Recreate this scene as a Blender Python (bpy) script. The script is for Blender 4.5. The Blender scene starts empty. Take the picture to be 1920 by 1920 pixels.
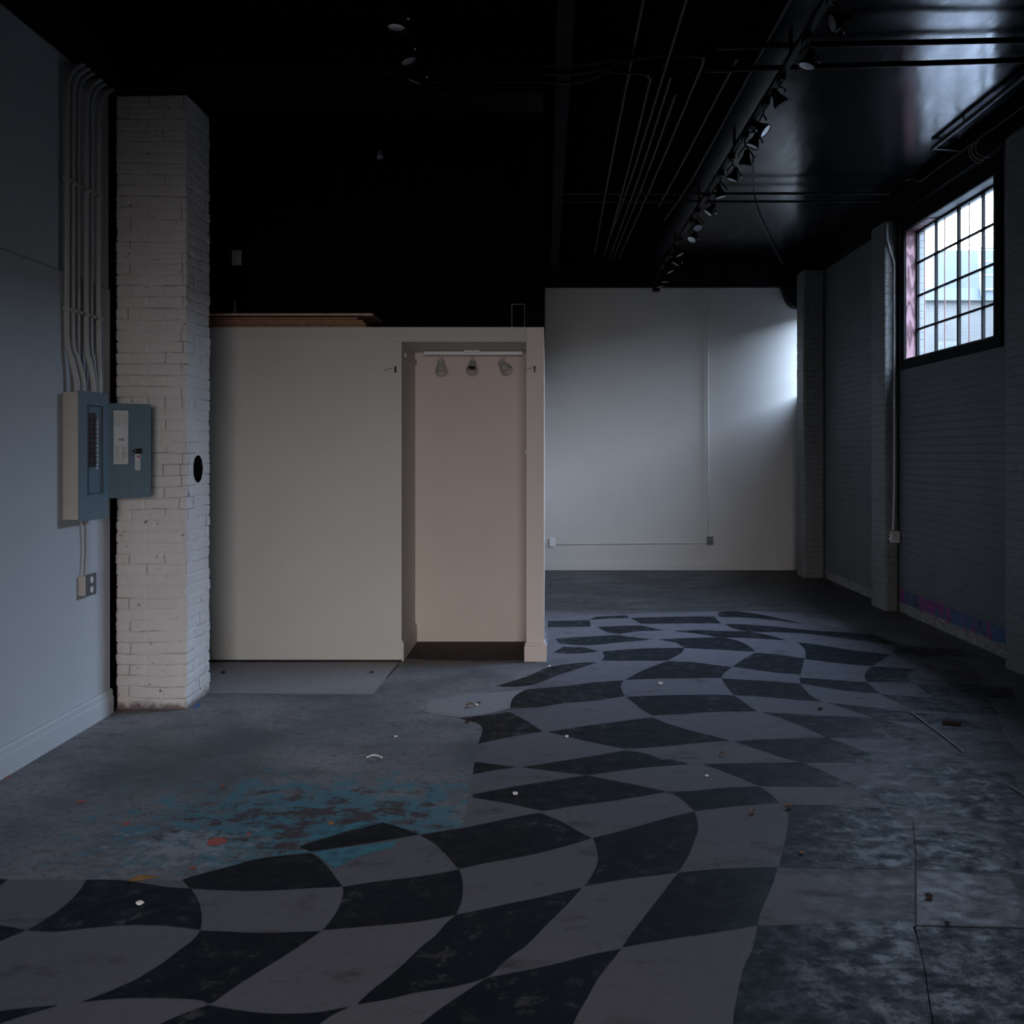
import bpy, bmesh, math, random
import numpy as np
from mathutils import Vector, Matrix
from mathutils.geometry import tessellate_polygon

# ------------------------------------------------------------ camera, sky, lights, exposure
SC = bpy.context.scene
COL = SC.collection
cam_data = bpy.data.cameras.new('camera')
cam = bpy.data.objects.new('camera', cam_data); COL.objects.link(cam)
cam.location = (0, 0, 1.55); cam.rotation_euler = (math.pi/2, 0, 0)
cam_data.sensor_width = 36; cam_data.lens = 36*1900/1920
cam_data.shift_x = -64/1920; cam_data.shift_y = -110/1920
cam_data.clip_start = 0.02; cam_data.clip_end = 300
SC.camera = cam
SC.view_settings.view_transform = 'Standard'
SC.view_settings.look = 'None'
SC.view_settings.gamma = 1
SC.view_settings.use_curve_mapping = False
SC.view_settings.exposure = -0.08
SC.cycles.max_bounces = 10; SC.cycles.diffuse_bounces = 6; SC.cycles.glossy_bounces = 4
SC.cycles.transparent_max_bounces = 12
SC.cycles.sample_clamp_indirect = 4.0

SKY = 54.0
world = bpy.data.worlds.new('overcast_sky'); SC.world = world; world.use_nodes = True
wn = world.node_tree; wn.nodes.clear()
wo = wn.nodes.new('ShaderNodeOutputWorld'); wb = wn.nodes.new('ShaderNodeBackground')
wt = wn.nodes.new('ShaderNodeTexCoord'); ws = wn.nodes.new('ShaderNodeSeparateXYZ'); wr = wn.nodes.new('ShaderNodeValToRGB')
wn.links.new(wt.outputs['Generated'], ws.inputs[0]); wn.links.new(ws.outputs['Z'], wr.inputs[0])
wr.color_ramp.elements[0].position = 0.0; wr.color_ramp.elements[0].color = (.66, .80, 1.0, 1)
wr.color_ramp.elements[1].position = 0.8; wr.color_ramp.elements[1].color = (.56, .72, 1.0, 1)
wn.links.new(wr.outputs[0], wb.inputs[0]); wb.inputs[1].default_value = SKY
wn.links.new(wb.outputs[0], wo.inputs[0])

def area(name, loc, rot, sx, sy, power=0, color=(1, 1, 1), portal=False):
    l = bpy.data.lights.new(name, 'AREA'); l.shape = 'RECTANGLE'; l.size = sx; l.size_y = sy
    l.energy = power; l.color = color
    if portal: l.cycles.is_portal = True
    o = bpy.data.objects.new(name, l); COL.objects.link(o); o.location = loc; o.rotation_euler = rot
    return o
# sky portals in the two window openings of the right wall (they only guide the sampling of the sky)
area('sky_portal', (3.66, 8.785, 3.065), (0, math.pi/2, 0), 1.3, 2.0, portal=True)
area('sky_portal', (3.66, 13.16, 2.9), (0, math.pi/2, 0), 1.1, .52, portal=True)
# added warm fill lamp behind the camera, with a narrow downward beam
REAR = 30
rear = area('rear_fill', (.15, -3.85, 1.55), (math.radians(78), 0, math.radians(4)), 2.2, 2.2, REAR, (1.0, .94, .92))
rear.data.spread = math.radians(45)

# ------------------------------------------------------------ helpers
def tag(o, label=None, cat=None, group=None, kind=None):
    if label: o['label'] = label
    if cat: o['category'] = cat
    if group: o['group'] = group
    if kind: o['kind'] = kind
    return o

def thing(name, loc, label, cat, group=None):
    o = bpy.data.objects.new(name, None); COL.objects.link(o); o.location = loc
    o.empty_display_size = .05
    return tag(o, label, cat, group)

def world_loc(o):
    v = Vector((0, 0, 0))
    while o is not None:
        v = v + o.location; o = o.parent
    return v

class MB:
    def __init__(s, T=None):
        s.v = []; s.f = []; s.m = []; s.T = T
    def add(s, vs, fs, mi=0):
        n = len(s.v)
        if s.T is not None: vs = [tuple(s.T @ Vector(q)) for q in vs]
        s.v += [tuple(q) for q in vs]; s.f += [tuple(i+n for i in f) for f in fs]; s.m += [mi]*len(fs)
        return s
    def box(s, x0, x1, y0, y1, z0, z1, mi=0):
        if x0 > x1: x0, x1 = x1, x0
        if y0 > y1: y0, y1 = y1, y0
        if z0 > z1: z0, z1 = z1, z0
        return s.add([(x0,y0,z0),(x1,y0,z0),(x1,y1,z0),(x0,y1,z0),(x0,y0,z1),(x1,y0,z1),(x1,y1,z1),(x0,y1,z1)],
              [(0,3,2,1),(4,5,6,7),(0,1,5,4),(1,2,6,5),(2,3,7,6),(3,0,4,7)], mi)
    def tube(s, pts, r, n=8, mi=0, caps=True, smooth=0):
        P = [Vector(p) for p in pts]
        if smooth:
            Q = []
            for i in range(len(P)-1):
                p0 = P[max(i-1,0)]; p1 = P[i]; p2 = P[i+1]; p3 = P[min(i+2,len(P)-1)]
                for k in range(smooth):
                    t = k/smooth
                    Q.append(.5*((2*p1)+(p2-p0)*t+(2*p0-5*p1+4*p2-p3)*t*t+(3*p1-p0-3*p2+p3)*t**3))
            Q.append(P[-1]); P = Q
        vs = []; fs = []; up = None
        for i, p in enumerate(P):
            d = (P[min(i+1,len(P)-1)]-P[max(i-1,0)]).normalized()
            if up is None: up = Vector((0,0,1)) if abs(d.z) < .9 else Vector((1,0,0))
            a = d.cross(up).normalized(); b = a.cross(d).normalized(); up = b
            rr = r[i] if isinstance(r, (list, tuple)) else r
            for k in range(n):
                t = 2*math.pi*k/n; vs.append(p+a*rr*math.cos(t)+b*rr*math.sin(t))
        for i in range(len(P)-1):
            for k in range(n):
                fs.append((i*n+k, i*n+(k+1)%n, (i+1)*n+(k+1)%n, (i+1)*n+k))
        if caps:
            fs.append(tuple(reversed(range(n)))); fs.append(tuple((len(P)-1)*n+k for k in range(n)))
        return s.add(vs, fs, mi)
    def lathe(s, prof, org, axis, n=20, mi=0):
        """prof = [(t along axis, radius)]"""
        org = Vector(org); d = Vector(axis).normalized()
        up = Vector((0,0,1)) if abs(d.z) < .9 else Vector((1,0,0))
        a = d.cross(up).normalized(); b = a.cross(d).normalized()
        vs = []; fs = []
        for t, r in prof:
            for k in range(n):
                q = 2*math.pi*k/n; vs.append(org+d*t+(a*math.cos(q)+b*math.sin(q))*max(r, 1e-5))
        for i in range(len(prof)-1):
            for k in range(n):
                fs.append((i*n+k, (i+1)*n+k, (i+1)*n+(k+1)%n, i*n+(k+1)%n))
        fs.append(tuple(range(n))); fs.append(tuple(reversed([(len(prof)-1)*n+k for k in range(n)])))
        return s.add(vs, fs, mi)
    def prism(s, poly, plane, a, b, mi=0):
        """poly in 2D, extruded: plane 'xz' along y, 'yz' along x, 'xy' along z"""
        f = {'xz': lambda p, t: (p[0], t, p[1]), 'yz': lambda p, t: (t, p[0], p[1]), 'xy': lambda p, t: (p[0], p[1], t)}[plane]
        n = len(poly)
        vs = [f(p, a) for p in poly]+[f(p, b) for p in poly]
        fs = [(i, (i+1)%n, n+(i+1)%n, n+i) for i in range(n)]+[tuple(reversed(range(n))), tuple(range(n, 2*n))]
        return s.add(vs, fs, mi)
    def build(s, name, mats, parent=None, bevel=0, smooth=False):
        me = bpy.data.meshes.new(name)
        off = world_loc(parent) if parent is not None else Vector((0,0,0))
        me.from_pydata([tuple(Vector(q)-off) for q in s.v], [], s.f)
        if not isinstance(mats, (list, tuple)): mats = [mats]
        for m in mats: me.materials.append(m)
        me.polygons.foreach_set('material_index', s.m)
        bm = bmesh.new(); bm.from_mesh(me); bmesh.ops.recalc_face_normals(bm, faces=bm.faces); bm.to_mesh(me); bm.free()
        if smooth:
            me.polygons.foreach_set('use_smooth', [True]*len(me.polygons))
            me.set_sharp_from_angle(angle=math.radians(40))
        o = bpy.data.objects.new(name, me); COL.objects.link(o)
        if parent is not None: o.parent = parent
        if bevel:
            b = o.modifiers.new('bevel', 'BEVEL'); b.width = bevel; b.segments = 2; b.limit_method = 'ANGLE'
        return o

def struct(o): o['kind'] = 'structure'; return o

# ------------------------------------------------------------ materials
def new_mat(name):
    m = bpy.data.materials.new(name); m.use_nodes = True
    nt = m.node_tree; b = nt.nodes['Principled BSDF']
    return m, nt, b
def nd(nt, typ, **kw):
    n = nt.nodes.new(typ)
    for k, v in kw.items(): setattr(n, k, v)
    return n
def pos(nt, scale=(1,1,1)):
    g = nd(nt, 'ShaderNodeNewGeometry'); mp = nd(nt, 'ShaderNodeMapping'); mp.inputs['Scale'].default_value = scale
    nt.links.new(g.outputs['Position'], mp.inputs[0]); return mp.outputs[0]
def noise(nt, vec, scale, detail=6, rough=.6):
    n = nd(nt, 'ShaderNodeTexNoise'); nt.links.new(vec, n.inputs['Vector'])
    n.inputs['Scale'].default_value = scale; n.inputs['Detail'].default_value = detail; n.inputs['Roughness'].default_value = rough
    return n.outputs[0]
def ramp(nt, fac, stops):
    r = nd(nt, 'ShaderNodeValToRGB'); nt.links.new(fac, r.inputs[0]); e = r.color_ramp.elements
    while len(e) < len(stops): e.new(.5)
    for i, (p, c) in enumerate(stops):
        e[i].position = p; e[i].color = (c, c, c, 1) if isinstance(c, (int, float)) else (*c, 1)
    return r.outputs[0]
def mix(nt, fac, a, b, mode='MIX'):
    m = nd(nt, 'ShaderNodeMix', data_type='RGBA', blend_type=mode)
    for s, v in ((0, fac), (6, a), (7, b)):
        if isinstance(v, (int, float)) : m.inputs[s].default_value = v
        elif isinstance(v, tuple): m.inputs[s].default_value = (*v, 1)
        else: nt.links.new(v, m.inputs[s])
    return m.outputs[2]
def mth(nt, op, a, b=0.0, clamp=False):
    m = nd(nt, 'ShaderNodeMath', operation=op, use_clamp=clamp)
    for i, v in enumerate((a, b)):
        if isinstance(v, (int, float)): m.inputs[i].default_value = v
        else: nt.links.new(v, m.inputs[i])
    return m.outputs[0]
def bump(nt, b, h, strength=.3, dist=.01):
    n = nd(nt, 'ShaderNodeBump'); n.inputs['Strength'].default_value = strength; n.inputs['Distance'].default_value = dist
    nt.links.new(h, n.inputs['Height']); nt.links.new(n.outputs[0], b.inputs['Normal'])
def plain(name, col, rough=.6, metal=0, spec=.5, var=.0, vscale=8, bmp=0, bscale=60):
    m, nt, b = new_mat(name)
    b.inputs['Base Color'].default_value = (*col, 1); b.inputs['Roughness'].default_value = rough
    b.inputs['Metallic'].default_value = metal; b.inputs['Specular IOR Level'].default_value = spec
    if var:
        n = noise(nt, pos(nt), vscale)
        c = ramp(nt, n, [(.3, tuple(x*(1-var) for x in col)), (.7, tuple(min(1, x*(1+var)) for x in col))])
        nt.links.new(c, b.inputs['Base Color'])
    if bmp: bump(nt, b, noise(nt, pos(nt), bscale, 4), bmp, .004)
    return m
def painted_wall(name, col, scuff=(.25,.23,.22), amount=.5, rough=.6):
    """flat wall paint with a faint roller grain, soft blotches and a few scuffs near the floor"""
    m, nt, b = new_mat(name); v = pos(nt)
    base = ramp(nt, noise(nt, v, 1.6, 5), [(.3, tuple(x*.94 for x in col)), (.7, col)])
    sp = ramp(nt, noise(nt, pos(nt, (1,1,1)), 38, 2, .4), [(.74, 0), (.79, 1)])
    low = ramp(nt, noise(nt, pos(nt, (1,1,.6)), 7, 8, .75), [(.60, 0), (.75, 1)])
    base = mix(nt, mth(nt, 'MULTIPLY', sp, .35*amount), base, scuff)
    base = mix(nt, mth(nt, 'MULTIPLY', low, .30*amount), base, scuff)
    nt.links.new(base, b.inputs['Base Color']); b.inputs['Roughness'].default_value = rough
    b.inputs['Specular IOR Level'].default_value = .25
    bump(nt, b, noise(nt, v, 90, 3), .12, .003)
    return m

M = {}
M['left_paint'] = painted_wall('cool white wall paint', (.55, .57, .60))
M['cream'] = painted_wall('cream wall paint', (.61, .60, .57), amount=.35)
M['post_paint'] = painted_wall('pinkish cream post paint', (.74, .66, .62), amount=.3)
M['niche'] = painted_wall('pinkish beige wall paint', (.68, .59, .54), amount=.2)
M['far_paint'] = painted_wall('off white wall paint', (.62, .58, .54), amount=.3)
M['black_wall'] = plain('black wall paint', (.003, .003, .0045), .9, spec=.08, var=.3)
M['black_trim'] = plain('black painted timber', (.0035, .0035, .004), .7, spec=.12, var=.3)
M['black_metal'] = plain('black metal', (.006, .006, .007), .45, spec=.25)
M['dark_conduit'] = plain('black painted conduit', (.005, .006, .007), .45, spec=.25)
M['glint_conduit'] = plain('dull grey conduit', (.06, .065, .07), .35, spec=.6)  # grey stands for the glint along the diagonal conduit
M['conduit'] = plain('white painted conduit', (.50, .49, .47), .5, var=.08, vscale=3)
M['steel_grey'] = plain('blue grey enamel', (.13, .19, .24), .45, var=.06, vscale=20)
M['box_grey'] = plain('light grey painted steel', (.50, .47, .43), .5, var=.06)
M['dark_plastic'] = plain('dark plastic', (.012, .012, .015), .4)
M['white_plastic'] = plain('white plastic', (.72, .72, .72), .4)
M['grey_plate'] = plain('grey steel plate', (.10, .11, .13), .4, metal=.3)
M['label_paper'] = plain('label paper', (.62, .62, .60), .7, var=.06, vscale=60)
M['ink'] = plain('printed ink', (.22, .22, .23), .8)
M['red_ink'] = plain('red ink', (.6, .04, .03), .6)
M['brass'] = plain('bright screw metal', (.8, .78, .74), .25, metal=1)
M['ply'] = plain('plywood edge', (.36, .19, .11), .7, var=.25, vscale=30)
M['ply_light'] = plain('pale plywood edge', (.55, .38, .27), .7, var=.2, vscale=30)
M['lamp_white'] = plain('white lamp enamel', (.48, .46, .42), .5)
M['strip_paint'] = plain('grey white strip', (.34, .35, .37), .7)
M['leaf'] = plain('dry leaf', (.20, .11, .07), .8)
M['chip'] = plain('pale plaster chip', (.75, .74, .72), .8)
M['dark_scrap'] = plain('dark scrap', (.03, .015, .015), .8)
M['rust_bar'] = plain('rusty iron bar', (.10, .04, .035), .6)
M['brick_ext'] = None

def brick_mat(name, col, mural=False, bmpk=.6):
    m, nt, b = new_mat(name)
    # rows along z, bricks along x+y (works on faces of both directions)
    g = nd(nt, 'ShaderNodeNewGeometry'); s = nd(nt, 'ShaderNodeSeparateXYZ'); nt.links.new(g.outputs['Position'], s.inputs[0])
    cmb = nd(nt, 'ShaderNodeCombineXYZ')
    nt.links.new(mth(nt, 'ADD', s.outputs[0], s.outputs[1]), cmb.inputs[0]); nt.links.new(s.outputs[2], cmb.inputs[1])
    wob = nd(nt, 'ShaderNodeVectorMath', operation='ADD')
    nz = nd(nt, 'ShaderNodeTexNoise'); nz.inputs['Scale'].default_value = 5; nt.links.new(g.outputs['Position'], nz.inputs['Vector'])
    sc = nd(nt, 'ShaderNodeVectorMath', operation='SCALE'); nt.links.new(nz.outputs[1], sc.inputs[0]); sc.inputs['Scale'].default_value = .02
    nt.links.new(cmb.outputs[0], wob.inputs[0]); nt.links.new(sc.outputs[0], wob.inputs[1])
    br = nd(nt, 'ShaderNodeTexBrick'); nt.links.new(wob.outputs[0], br.inputs['Vector'])
    br.inputs['Scale'].default_value = 1; br.inputs['Brick Width'].default_value = .21; br.inputs['Row Height'].default_value = .068
    br.inputs['Mortar Size'].default_value = .006; br.inputs['Mortar Smooth'].default_value = .6
    n1 = noise(nt, pos(nt), 22, 6)
    h = mth(nt, 'ADD', mth(nt, 'MULTIPLY', br.outputs['Fac'], -1.0), mth(nt, 'MULTIPLY', n1, .5))
    bump(nt, b, h, bmpk, .006)
    base = ramp(nt, noise(nt, pos(nt), 2.2, 6), [(.3, tuple(x*.82 for x in col)), (.7, col)])
    crack = mth(nt, 'MULTIPLY', br.outputs['Fac'], ramp(nt, noise(nt, pos(nt), 6, 6), [(.5, 0), (.62, .7)]))
    base = mix(nt, crack, base, tuple(x*.35 for x in col))
    spk = ramp(nt, noise(nt, pos(nt), 30, 2, .4), [(.73, 0), (.77, 1)])
    base = mix(nt, mth(nt, 'MULTIPLY', spk, .7), base, (.03, .028, .03))
    if mural:
        z = mth(nt, 'ADD', s.outputs[2], mth(nt, 'MULTIPLY', mth(nt, 'SUBTRACT', noise(nt, pos(nt), 9, 6, .7), .5), .12))
        bare = ramp(nt, z, [(.09, 1), (.10, 0)])
        band = mth(nt, 'MULTIPLY', ramp(nt, s.outputs[2], [(.225, 1), (.228, 0)]),
                   mth(nt, 'MULTIPLY', ramp(nt, mth(nt, 'MULTIPLY', s.outputs[1], .1), [(.735, 0), (.7351, 1)]), ramp(nt, mth(nt, 'MULTIPLY', s.outputs[1], .1), [(.995, 1), (.9951, 0)])))
        vv = noise(nt, pos(nt, (1, 1, .35)), 7, 4, .6)
        c = ramp(nt, vv, [(.38, (.03, .03, .05)), (.42, (.03, .08, .15)), (.52, (.03, .11, .20)), (.54, (.16, .02, .12)), (.66, (.24, .04, .16))])
        base = mix(nt, band, base, c)
        base = mix(nt, bare, base, ramp(nt, noise(nt, pos(nt), 40, 5), [(.35, (.08, .07, .06)), (.65, (.33, .31, .28))]))
    nt.links.new(base, b.inputs['Base Color']); b.inputs['Roughness'].default_value = .55; b.inputs['Specular IOR Level'].default_value = .3
    return m
M['brick_paint'] = brick_mat('painted brick', (.115, .12, .12), mural=True)
M['pilaster_paint'] = brick_mat('painted pilaster brick', (.17, .17, .165))
M['brick_ext'] = brick_mat('weathered brick', (.028, .027, .025), bmpk=.3)

# glossy black ceiling with brush waviness
m, nt, b = new_mat('glossy black ceiling paint'); M['ceiling'] = m
b.inputs['Base Color'].default_value = (.003, .0035, .005, 1)
ceil_rough = ramp(nt, noise(nt, pos(nt, (1, .25, 1)), 6, 5), [(.3, .12), (.7, .26)])
gq = nd(nt, 'ShaderNodeNewGeometry'); sq = nd(nt, 'ShaderNodeSeparateXYZ'); nt.links.new(gq.outputs['Position'], sq.inputs[0])
# matte boards left of the light track, glossy plaster right of it
nt.links.new(ramp(nt, mth(nt, 'MULTIPLY', sq.outputs[0], .3), [(.40, 0), (.46, .17)]), b.inputs['Specular IOR Level'])
nt.links.new(mix(nt, ramp(nt, mth(nt, 'MULTIPLY', sq.outputs[0], .3), [(.40, 1), (.46, 0)]), ceil_rough, (.85, .85, .85)), b.inputs['Roughness'])
bump(nt, b, noise(nt, pos(nt, (1, .3, 1)), 5, 3), .10, .02)

# glass: clear pane that lets light straight through, with a faint mirror sheen
m, nt, b = new_mat('window glass'); M['glass'] = m
nt.nodes.remove(b); tr = nd(nt, 'ShaderNodeBsdfTransparent'); gl = nd(nt, 'ShaderNodeBsdfGlossy'); gl.inputs['Roughness'].default_value = .02
tr.inputs[0].default_value = (.94, .97, .98, 1)
mx = nd(nt, 'ShaderNodeMixShader'); mx.inputs[0].default_value = .05
nt.links.new(tr.outputs[0], mx.inputs[1]); nt.links.new(gl.outputs[0], mx.inputs[2]); nt.links.new(mx.outputs[0], nt.nodes['Material Output'].inputs[0])
m, nt, b = new_mat('thin bottle glass'); M['bottle'] = m
b.inputs['Base Color'].default_value = (.6, .75, .72, 1); b.inputs['Transmission Weight'].default_value = .9; b.inputs['Roughness'].default_value = .05

# lamp lens: frosted silvery face of a reflector bulb
m, nt, b = new_mat('lamp lens'); M['lens'] = m
b.inputs['Base Color'].default_value = (.62, .64, .68, 1); b.inputs['Roughness'].default_value = .28; b.inputs['Metallic'].default_value = .55

# plywood reveal: pinkish timber with swirling grain
m, nt, b = new_mat('reddish plywood'); M['red_ply'] = m
w = nd(nt, 'ShaderNodeTexWave', wave_type='RINGS'); w.inputs['Scale'].default_value = 3; w.inputs['Distortion'].default_value = 9; w.inputs['Detail'].default_value = 3
nt.links.new(pos(nt, (6, 1, 1.2)), w.inputs['Vector'])
nt.links.new(ramp(nt, w.outputs[1], [(.2, (.06, .018, .022)), (.7, (.20, .095, .11))]), b.inputs['Base Color']); b.inputs['Roughness'].default_value = .7

# floor finishes
def floor_mat(name, kind):
    m, nt, b = new_mat(name); v = pos(nt)
    g = nd(nt, 'ShaderNodeNewGeometry'); s = nd(nt, 'ShaderNodeSeparateXYZ'); nt.links.new(g.outputs['Position'], s.inputs[0])
    X, Y = s.outputs[0], s.outputs[1]
    big = noise(nt, v, 1.1, 6, .6); fine = noise(nt, v, 28, 6, .7); fl = noise(nt, v, 11, 11, .74)
    # how far towards the worn strip along the right wall
    wear = ramp(nt, mth(nt, 'SUBTRACT', X, mth(nt, 'MULTIPLY', mth(nt, 'SUBTRACT', Y, 3.3), .45)), [(.55, 0), (1.0, 1)])
    if kind == 'concrete':
        base = ramp(nt, big, [(.34, (.11, .125, .145)), (.62, (.27, .265, .28))])
        base = mix(nt, ramp(nt, fine, [(.38, .5), (.5, 0)]), base, (.075, .075, .085))
        base = mix(nt, ramp(nt, noise(nt, pos(nt, (.6, 1.4, 1)), 5, 10, .8), [(.52, 0), (.62, .6)]), base, (.09, .085, .092))
        # green stain
        dg = nd(nt, 'ShaderNodeVectorMath', operation='DISTANCE'); nt.links.new(pos(nt, (1, .8, 1)), dg.inputs[0]); dg.inputs[1].default_value = (-1.9, 4.2, 0)
        base = mix(nt, ramp(nt, mth(nt, 'ADD', dg.outputs['Value'], mth(nt, 'MULTIPLY', big, .6)), [(.35, .6), (.95, 0)]), base, (.05, .10, .095))
        # flaking turquoise and brown paint in front of the chequered field
        dd = nd(nt, 'ShaderNodeVectorMath', operation='DISTANCE'); nt.links.new(pos(nt, (.62, 1, 1)), dd.inputs[0]); dd.inputs[1].default_value = (-.58, 4.28, 0)
        fall = ramp(nt, dd.outputs['Value'], [(.10, .24), (.95, 0)])
        t = mth(nt, 'ADD', noise(nt, v, 9, 12, .8), fall)
        base = mix(nt, ramp(nt, t, [(.62, 0), (.68, .85)]), base, (.07, .22, .29))
        t2 = mth(nt, 'ADD', noise(nt, pos(nt, (1.02, 1.3, 1)), 8, 12, .8), mth(nt, 'MULTIPLY', fall, .8))
        base = mix(nt, ramp(nt, t2, [(.66, 0), (.70, .9)]), base, (.075, .045, .048))
        d3 = nd(nt, 'ShaderNodeVectorMath', operation='DISTANCE'); nt.links.new(pos(nt, (.8, 1, 1)), d3.inputs[0]); d3.inputs[1].default_value = (-1.15, 3.98, 0)
        t3 = mth(nt, 'ADD', noise(nt, v, 13, 12, .8), ramp(nt, d3.outputs['Value'], [(.05, .22), (.5, 0)]))
        base = mix(nt, ramp(nt, t3, [(.66, 0), (.72, .8)]), base, (.30, .33, .38))
        # the darker back of the room
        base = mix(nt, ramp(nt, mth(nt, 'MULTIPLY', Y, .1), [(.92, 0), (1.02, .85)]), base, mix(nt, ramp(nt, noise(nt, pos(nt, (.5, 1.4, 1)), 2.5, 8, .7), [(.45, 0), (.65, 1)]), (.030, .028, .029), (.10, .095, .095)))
        rg = ramp(nt, fl, [(.3, .42), (.7, .62)])
    elif kind in ('light', 'sheen', 'slab'):
        col = {'light': (.165, .162, .185), 'sheen': (.14, .13, .15), 'slab': (.32, .315, .33)}[kind]
        base = ramp(nt, big, [(.3, tuple(x*.88 for x in col)), (.7, col)])
        base = mix(nt, ramp(nt, fine, [(.3, .35), (.5, 0)]), base, tuple(x*.5 for x in col))
        worn = ramp(nt, mth(nt, 'ADD', noise(nt, pos(nt, (1, 1.6, 1)), 3.2, 9, .7), mth(nt, 'MULTIPLY', wear, .10)), [(.55, 0), (.68, .85)])
        if kind == 'light': base = mix(nt, worn, base, (.065, .057, .065))
        rg = ramp(nt, fl, [(.35, .70 if kind != 'sheen' else .62), (.65, .48 if kind != 'sheen' else .40)])
        if kind == 'sheen':
            base = mix(nt, ramp(nt, noise(nt, pos(nt, (1, 1.5, 1)), 6, 9, .75), [(.42, .75), (.58, 0)]), base, (.07, .065, .075))
    elif kind == 'dark':
        base = ramp(nt, big, [(.3, (.004, .007, .012)), (.7, (.009, .015, .023))])
        chips = ramp(nt, mth(nt, 'ADD', fl, mth(nt, 'MULTIPLY', wear, .05)), [(.55, 0), (.62, .8)])
        patch = ramp(nt, mth(nt, 'ADD', noise(nt, v, 2.2, 5), mth(nt, 'MULTIPLY', wear, .12)), [(.46, .08), (.60, 1)])
        base = mix(nt, mth(nt, 'MULTIPLY', chips, patch), base, (.085, .082, .092))
        base = mix(nt, mth(nt, 'MULTIPLY', wear, .10), base, (.05, .06, .08))
        rg = ramp(nt, fl, [(.35, .72), (.62, .42)])
    wall_shade = mth(nt, 'MULTIPLY', ramp(nt, mth(nt, 'MULTIPLY', X, .3), [(.66, 0), (.98, .75)]), ramp(nt, noise(nt, pos(nt, (1, .5, 1)), 3, 7, .7), [(.3, .6), (.6, 1)]))  # shade along the right wall below the window, mixed into the floor colour
    base = mix(nt, wall_shade, base, (.030, .027, .025))
    nt.links.new(base, b.inputs['Base Color']); nt.links.new(rg, b.inputs['Roughness'])
    nt.links.new(mth(nt, 'ADD', .13, mth(nt, 'MULTIPLY', wear, ramp(nt, noise(nt, pos(nt, (1, 1.4, 1)), 11, 9, .75), [(.43, 0), (.58, .34)]))), b.inputs['Specular IOR Level'])
    bump(nt, b, mth(nt, 'ADD', fl, mth(nt, 'MULTIPLY', fine, .4)), .28, .006)
    return m
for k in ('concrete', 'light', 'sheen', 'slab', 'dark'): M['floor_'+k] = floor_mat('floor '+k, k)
M['crack'] = plain('dark crack', (.06, .058, .065), .9)
M['stain'] = plain('brown floor patch', (.035, .024, .021), .85, var=.4, vscale=12)  # dark brown colour for the niche floor and closet foot
M['spot_red'] = plain('red paint spill', (.45, .10, .08), .6, var=.3, vscale=30)
M['spot_orange'] = plain('ochre paint spill', (.42, .20, .05), .6, var=.3, vscale=30)
M['spot_teal'] = plain('turquoise paint', (.05, .19, .25), .6, var=.5, vscale=18)
M['spot_bluetape'] = plain('blue tape', (.02, .12, .40), .6)
M['street'] = plain('grey street surface', (.02, .02, .02), .8, var=.1, vscale=1)
M['bounce_slab'] = plain('added bounce slab', (.78, .78, .80), .8, var=.1, vscale=1)  # bright surface added for the glossy ceiling to mirror

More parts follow.
